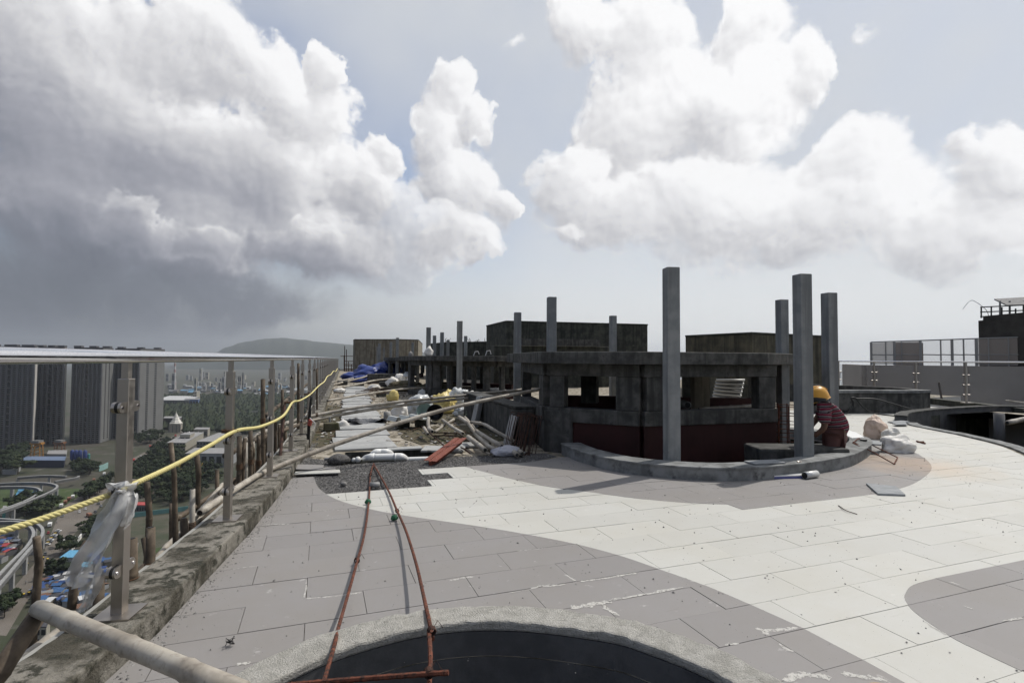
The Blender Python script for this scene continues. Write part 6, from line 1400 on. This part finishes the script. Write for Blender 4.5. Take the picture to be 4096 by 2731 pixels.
# ---------------------------------------------------------------- trees
LEAF = []
for k, (c1, c2) in enumerate((((.015,.024,.011),(.028,.040,.017)),((.020,.029,.012),(.038,.048,.020)),((.012,.019,.010),(.023,.032,.015)))):
    m, t, b = newmat('leaves_%s' % ('dark','mid','deep')[k]); lk(t, MIX(t, SS(t, NOISE(t, coords(t), .9, 3, .6), .35, .65), c1, c2), b.inputs['Base Color']); b.inputs['Roughness'].default_value = .8; b.inputs['Specular IOR Level'].default_value = .15; LEAF.append(m)
BARK = mat_plain('bark', (.06,.045,.03), .9)
def crown_mesh(seed, m, n=240, flat=.8):
    r = random.Random(seed); mb = MB(); cl = [(Vector((r.gauss(0,.5), r.gauss(0,.5), r.gauss(0,.34)*flat)), r.uniform(.28,.52)) for _ in range(9)]
    for k in range(n):
        c, cr_ = r.choice(cl); d = Vector((r.gauss(0,1), r.gauss(0,1), r.gauss(0,1))).normalized(); p = c+d*cr_*r.uniform(.75,1.05); p.z *= flat
        u = d.cross(Vector((r.random(), r.random(), r.random()))).normalized(); w = d.cross(u); s = r.uniform(.10,.20); tl = d*r.uniform(-.1,.1)
        i = len(mb.v); mb.v += [p+u*s+tl, p+w*s, p-u*s-tl, p-w*s*.8]; mb._f((i,i+1,i+2,i+3))
    for c, cr_ in cl:
        i = len(mb.v)
        for q in octv: mb.v.append(c+Vector(q)*cr_*.8)
        for f in octf: mb._f(tuple(i+j for j in f))
    me = bpy.data.meshes.new('crown'); me.from_pydata([tuple(v) for v in mb.v], [], mb.f); me.materials.append(m); me.update(); return me
CROWNS = [crown_mesh(100+k, LEAF[k % 3]) for k in range(7)]
tb = MB(); tb.tube([(0,0,0),(.02,0,.5),(0,.02,1)], [.05,.035,.02], 6); tb.tube([(0,0,.55),(.22,.1,.95)], [.025,.012], 5); tb.tube([(0,0,.6),(-.2,.12,.98)], [.025,.012], 5)
TRUNK = bpy.data.meshes.new('trunk'); TRUNK.from_pydata([tuple(v) for v in tb.v], [], tb.f); TRUNK.materials.append(BARK)
def tree(p, h, w, label, group):
    root = bpy.data.objects.new('tree', None); col.objects.link(root); root.location = p; root.rotation_euler.z = rnd.uniform(0,6.28); tag(root, label, 'tree', group)
    a_ = bpy.data.objects.new('trunk', TRUNK); col.objects.link(a_); a_.parent = root; a_.scale = (h*.6, h*.6, h*.62)
    c = bpy.data.objects.new('crown', rnd.choice(CROWNS)); col.objects.link(c); c.parent = root; c.location = (0,0,h*.62); c.scale = (w, w, h*.42)
def tree_zone(z, pts, n, hr, label, group, edge=0):
    P_ = [G(z,*q) for q in pts]; pl_ = [(p.x,p.y) for p in P_]; xs_ = [p[0] for p in pl_]; ys_ = [p[1] for p in pl_]; k = 0; tr_ = 0
    while k < n and tr_ < 6000:
        tr_ += 1; q = (rnd.uniform(min(xs_),max(xs_)), rnd.uniform(min(ys_),max(ys_)))
        if inside(q, pl_): h = rnd.uniform(*hr); tree(Vector((q[0],q[1],GZ)), h, h*rnd.uniform(.38,.62), label, group); k += 1
tree_zone('s5', [(790,490),(830,440),(1060,290),(1075,330),(940,430),(830,500)], 26, (8,13), 'tree in the green median of the main road', 'median trees')
tree_zone('s5', [(150,560),(300,530),(580,530),(560,590),(420,650),(200,640)], 26, (9,15), 'tree clump beside the near monorail curve', 'trees inside the curve')
tree_zone('s4', [(0,1370),(250,1380),(240,1560),(0,1570)], 26, (14,20), 'dark tree at the left edge below the towers', 'left edge trees')
tree_zone('s4', [(200,1265),(400,1260),(420,1310),(220,1330)], 10, (13,19), 'tree at the foot of the leftmost tower', 'tower foot trees')
tree_zone('r1', [(1150,1330),(1500,1150),(1650,1180),(1660,1290),(2000,1290),(1900,1450),(1750,1568),(1150,1568)], 110, (11,18), 'dense park tree between road and grey hall', 'park trees')
tree_zone('r1', [(1250,1240),(1500,1060),(1530,1075),(1300,1260)], 22, (8,13), 'road side tree along the far road', 'far road trees')
tree_zone('r1', [(1180,1030),(1420,985),(1430,1050),(1180,1100)], 16, (12,18), 'tree before the pale sided tower', 'trees by the pale tower')
tree_zone('s5', [(700,150),(960,180),(950,260),(720,250)], 16, (9,15), 'tree behind the short viaduct', 'viaduct trees')
tree_zone('s5', [(600,930),(680,900),(690,1000),(610,1010)], 5, (9,12), 'round tree at the road side by the white fence', 'fence trees')
tree_zone('s5', [(470,1180),(580,1180),(590,1290),(470,1290)], 6, (9,12), 'round green tree among the market huts', 'market trees')
tree_zone('s5', [(0,1520),(130,1520),(180,1600),(0,1620)], 6, (8,11), 'bush like tree in the bottom left corner', 'corner trees')
tree_zone('s5', [(830,700),(980,690),(980,880),(830,900)], 14, (7,11), 'tree behind the white road fence', 'trees behind the fence')
tree_zone('r2', [(1010,160),(1420,170),(1420,230),(1010,215)], 16, (9,14), 'tree behind the red roofed shed', 'shed trees')
# far woodland: one mass
mb = MB()
for k in range(5200):
    zx, zy = rnd.uniform(1440,2760), 650+ (rnd.random()**1.3)*290
    q = px('r1', zx, zy)
    if q[0] > 1420: continue
    if 740 < zy < 830 and rnd.random() < .8: continue
    p = fl('p', q[0], q[1], GZ)
    if rnd.random() < .25: p = p+Vector((rnd.uniform(-60,60),rnd.uniform(-60,60),0))
    r_ = rnd.choice((4,6,8,11,14))*rnd.uniform(.8,1.2); i = len(mb.v); mb.cur = rnd.randrange(3)
    a0 = rnd.random()*3
    for qv in octv: mb.v.append(p+Vector((qv[0]*r_*rnd.uniform(.7,1.2), qv[1]*r_*rnd.uniform(.7,1.2), 6+qv[2]*r_*rnd.uniform(.6,1.0))))
    for f in octf: mb._f(tuple(i+j for j in f))
mb.build('woodland', LEAF, kind='stuff', label='hazy far woodland and scrub beyond the railing', cat='woodland')
# ---------------------------------------------------------------- vehicles
def car_proto(name, L, W_, Hb, Hc, c, cat, label, cab=(.25,.8), yellow=None):
    root = thing(name, label, cat, (0,0,0)); m = mat_plain('paint_'+name+'_%d' % len(MATS), c, .35, spec=.5, var=.05)
    MB().obox((0,0,.35+Hb/2), Vector((1,0,0)), Vector((0,1,0)), Vector((0,0,1)), (L/2,W_/2,Hb/2), taper=.96).build('body', m, root, bevel=.12)
    x0, x1 = -L/2+L*cab[0], -L/2+L*cab[1]
    MB().obox(((x0+x1)/2,0,.35+Hb+Hc/2), Vector((1,0,0)), Vector((0,1,0)), Vector((0,0,1)), ((x1-x0)/2,W_/2*.92,Hc/2), taper=.82).build('window_band', WIN2, root)
    MB().obox(((x0+x1)/2,0,.35+Hb+Hc+.04), Vector((1,0,0)), Vector((0,1,0)), Vector((0,0,1)), ((x1-x0)/2*.84,W_/2*.78,.06)).build('roof', mat_plain('cab_yellow', (.55,.38,.03), .4) if yellow else m, root)
    for sx in (-1,1):
        for sy in (-1,1): MB().tube([(sx*L*.31,sy*W_*.42,.34),(sx*L*.31,sy*W_*.52,.34)], .34, 10).build('wheel', BLACK, root)
    return root
def truck_proto(c, cargo, label):
    root = thing('truck', label, 'truck', (0,0,0)); m = mat_plain('truckpaint_%d' % len(MATS), c, .5)
    MB().box((2.0,-1.2,.7),(3.9,1.2,2.8)).build('cab', m, root, bevel=.1); MB().box((3.85,-1.05,1.7),(3.93,1.05,2.6)).build('windscreen', WIN2, root)
    MB().box((-3.9,-1.25,.9),(1.85,1.25,3.2)).build('cargo_box', mat_plain('cargo_%d' % len(MATS), cargo, .6), root)
    for x in (-2.8,-1.6,2.9):
        for sy in (-1,1): MB().tube([(x,sy*1.0,.5),(x,sy*1.27,.5)], .5, 10).build('wheel', BLACK, root)
    return root
def rick_proto(label):
    root = thing('auto_rickshaw', label, 'rickshaw', (0,0,0))
    MB().box((-1.3,-.65,.3),(1.2,.65,.95)).build('body', mat_plain('rick_black', (.02,.02,.02), .4), root, bevel=.15); MB().obox((-.1,0,1.32), Vector((1,0,0)), Vector((0,1,0)), Vector((0,0,1)), (1.0,.62,.35), taper=.85).build('windows', WIN2, root); MB().obox((-.2,0,1.74), Vector((1,0,0)), Vector((0,1,0)), Vector((0,0,1)), (1.0,.6,.09), taper=.8).build('roof', mat_plain('cab_yellow', (.55,.38,.03), .4), root)
    for x, y in ((-.9,-.6),(-.9,.6),(1.05,0)): MB().tube([(x,y-.08,.25),(x,y+.08,.25)], .25, 8).build('wheel', BLACK, root)
    return root
def bike_proto(label):
    root = thing('motorbike', label, 'motorbike', (0,0,0))
    for x in (-.65,.65): MB().tube([(x,-.06,.3),(x,.06,.3)], .3, 10).build('wheel', BLACK, root)
    MB().obox((0,0,.65), Vector((1,0,0)), Vector((0,1,0)), Vector((0,0,1)), (.6,.14,.18)).build('body', RUSTD, root); 
    mb = MB(); mb.tube([(-.1,0,.8),(-.05,0,1.2),(.1,0,1.42)], [.16,.22,.18], 8); mb.tube([(.1,0,1.42),(.14,0,1.62),(.16,0,1.8)], [.08,.13,.08], 8); mb.tube([(.05,.2,1.35),(.35,.25,1.1),(.6,.2,1.05)], .06, 5); mb.tube([(.05,-.2,1.35),(.35,-.25,1.1),(.6,-.2,1.05)], .06, 5); mb.build('rider', mat_plain('rider_clothes', (.12,.13,.16), .8), root)
    return root
white = car_proto('car', 4.3,1.75,.65,.55,(.6,.6,.59),'car','white car on the main road'); red = car_proto('car', 4.1,1.7,.65,.55,(.28,.03,.03),'car','red car on the main road'); greyc = car_proto('car', 4.4,1.8,.65,.55,(.20,.21,.22),'car','grey car on the main road'); taxi = car_proto('car', 4.0,1.65,.65,.55,(.03,.03,.03),'car','black and yellow taxi on the main road', yellow=True); suv = car_proto('car', 4.7,1.85,.85,.65,(.08,.085,.09),'car','dark car on the main road')
tr1 = truck_proto((.5,.5,.5),(.62,.62,.6),'white box truck on the main road'); tr2 = truck_proto((.25,.08,.04),(.22,.10,.06),'brown lorry parked at the road side'); tr3 = truck_proto((.45,.32,.05),(.45,.05,.04),'red bus like lorry on the far road'); rick = rick_proto('black and yellow auto rickshaw on the main road'); bike = bike_proto('motorbike with rider on the main road')
used = {}
def park(proto, z, x, y, ang, label=None):
    o = proto if proto.name not in used else copy_tree(proto); used[proto.name] = 1
    p = G(z, x, y, .1); o.location = p; o.rotation_euler.z = ang
    if label: o['label'] = label
    o['group'] = 'vehicles on the road'
RA = math.atan2((rl[6]-rl[4]).y, (rl[6]-rl[4]).x)
for proto, x, y, a_, lab in ((white,768,600,0,'white car in the middle of the road junction, nearest of two'),(white,826,572,0,'white car ahead at the road junction'),(greyc,604,640,0,'silver grey car alone on the left lane'),(tr1,480,735,.0,'white box truck driving towards the junction'),(red,466,803,0,'small red car beside the parked rows'),(tr2,630,515,0,'brown lorry in the queue at the road edge'),(tr2,665,483,0,'second brown lorry in the road edge queue'),(tr1,702,463,0,'white truck ahead of the brown lorries'),(tr1,590,550,0,'pale mixer truck at the start of the queue'),(tr1,625,905,0,'white van parked by the white fence'),
    (suv,650,845,0,'dark car parked beside the fence, upper'),(greyc,720,850,0,'grey blue car parked inside the fence'),(suv,435,1010,0,'dark car pulled up by the verge'),(taxi,412,1185,0,'taxi with yellow roof near the market'),(taxi,350,1250,0,'taxi with yellow roof below the first'),(greyc,290,1370,0,'silver car at the lower market edge, left'),(greyc,340,1378,0,'silver car at the lower market edge, right'),(taxi,225,1410,0,'taxi behind the silver cars'),(suv,104,1455,0,'dark car alone at the bottom of the road'),(tr2,905,300,0,'reddish lorry far up the road'),(tr1,1005,240,0,'white bus far up the road'),
    (suv,950,522,.2,'dark car parked near the post, left'),(greyc,975,543,.2,'grey car parked near the post, right'),(suv,920,600,.2,'dark car at the road margin'),(tr2,860,640,.3,'dark lorry at the road margin')):
    park(proto, 's5', x, y, RA+a_, lab)
for k in range(13):
    x, y = 450+9*k+rnd.uniform(-3,3), 915-11*k; park((white, taxi, suv, greyc)[k % 4], 's5', x, y, RA+1.2, ('white','black and yellow','dark','grey')[k % 4]+' car in the packed diagonal parking row')
for k in range(16):
    park(rick if k % 2 else bike, 's5', rnd.uniform(210,520), rnd.uniform(1000,1440), RA+rnd.uniform(-.3,.3), ('auto rickshaw','motorbike')[(k+1) % 2]+' in the crowd by the lower market')
for k, (x, y) in enumerate(((550,665),(548,705),(605,855),(410,1075),(250,1190),(455,1095),(345,1165),(160,1445))): park(bike, 's5', x, y, RA, 'single motorbike riding on the open road')
for k in range(9): park((tr3, white, greyc)[k % 3], 'r1', 1200+62*k, 1215-36*k+rnd.uniform(-6,6), RA, ('red lorry','white car','grey car')[k % 3]+' on the far road')
for k, (x, y) in enumerate(((1345,1095),(1478,1050))): park(tr3, 'r1', x, y, RA, ('big red container beside the far road, nearer','big red container beside the far road, further')[k])
# ---------------------------------------------------------------- hill, bridge
prof = [(700,1438),(800,1425),(868,1408),(900,1390),(985,1366),(1060,1355),(1130,1351),(1200,1358),(1290,1368),(1400,1378),(1480,1388),(1600,1400),(1800,1420),(2000,1440)]
mb = MB(); HD = 7400
xs_ = [700+8*k for k in range(164)]
def hy(x):
    for (a_, ya), (b_, yb) in zip(prof, prof[1:]):
        if x <= b_: t_ = (x-a_)/(b_-a_); t_ = t_*t_*(3-2*t_)*.5+t_*.5; return ya+(yb-ya)*t_
    return 1440
NR_ = 14
for x in xs_:
    top = pd('p', x, hy(x)+1.2*mnoise.noise(Vector((x*.05,0,0)))+.8*mnoise.noise(Vector((x*.3,1,0))), HD)
    hh = top.z-GZ
    for j in range(NR_+1):
        f = j/NR_; dirp = Vector((top.x, top.y, 0)); dist = dirp.length; dirp.normalize()
        off_ = (f-.5)*2600; zz_ = GZ-5+max(0, hh+5)*max(0, math.cos((f-.5)*math.pi))**.8 + 18*mnoise.noise(Vector((x*.03, f*5, 3)))*math.sin(f*math.pi)*(0 if j == NR_//2 else 1)
        mb.v.append(Vector((dirp.x*(dist+off_), dirp.y*(dist+off_), zz_)))
for k in range(len(xs_)-1):
    for j in range(NR_): a_ = k*(NR_+1)+j; mb._f((a_, a_+NR_+1, a_+NR_+2, a_+1))
mb.build('hill', mat_mottle('hill_forest', (.018,.027,.016), (.03,.038,.022), .006, detail=10, bstr=.3, bdist=8), smooth=True, kind='structure')
br = thing('sea_bridge', 'long low sea bridge on many piers fading in the haze', 'bridge', tuple(pd('p',3380,1500,4400)))
ba, bb = pd('p',3000,1489,4700), pd('p',3700,1490,4300)
MB().obox((ba+bb)/2, (bb-ba).normalized(), Vector((0,1,0)), Vector((0,0,1)), ((bb-ba).length/2,9,4)).build('deck', TRK, br)
for k in range(42): p = ba.lerp(bb, k/41); MB().box((p.x-4,p.y-4,GZ-1),(p.x+4,p.y+4,p.z-4.1)).build('pier', TRK, br)
# ================================================================ air
hz_ = MB().box((-9500,-1450,GZ-4),(9800,11500,330)).build('haze', None if False else bpy.data.materials.new('haze_air'), kind='stuff', label='thin grey blue haze over the city', cat='haze')
hm = hz_.data.materials[0]; hm.use_nodes = True; ht = hm.node_tree; ht.nodes.clear()
pv_ = N(ht, 'ShaderNodeVolumePrincipled', inp={'Color': (.86,.91,.97,1), 'Density': .000085, 'Anisotropy': .5}); ho = N(ht, 'ShaderNodeOutputMaterial'); ht.links.new(pv_.outputs[0], ho.inputs['Volume'])
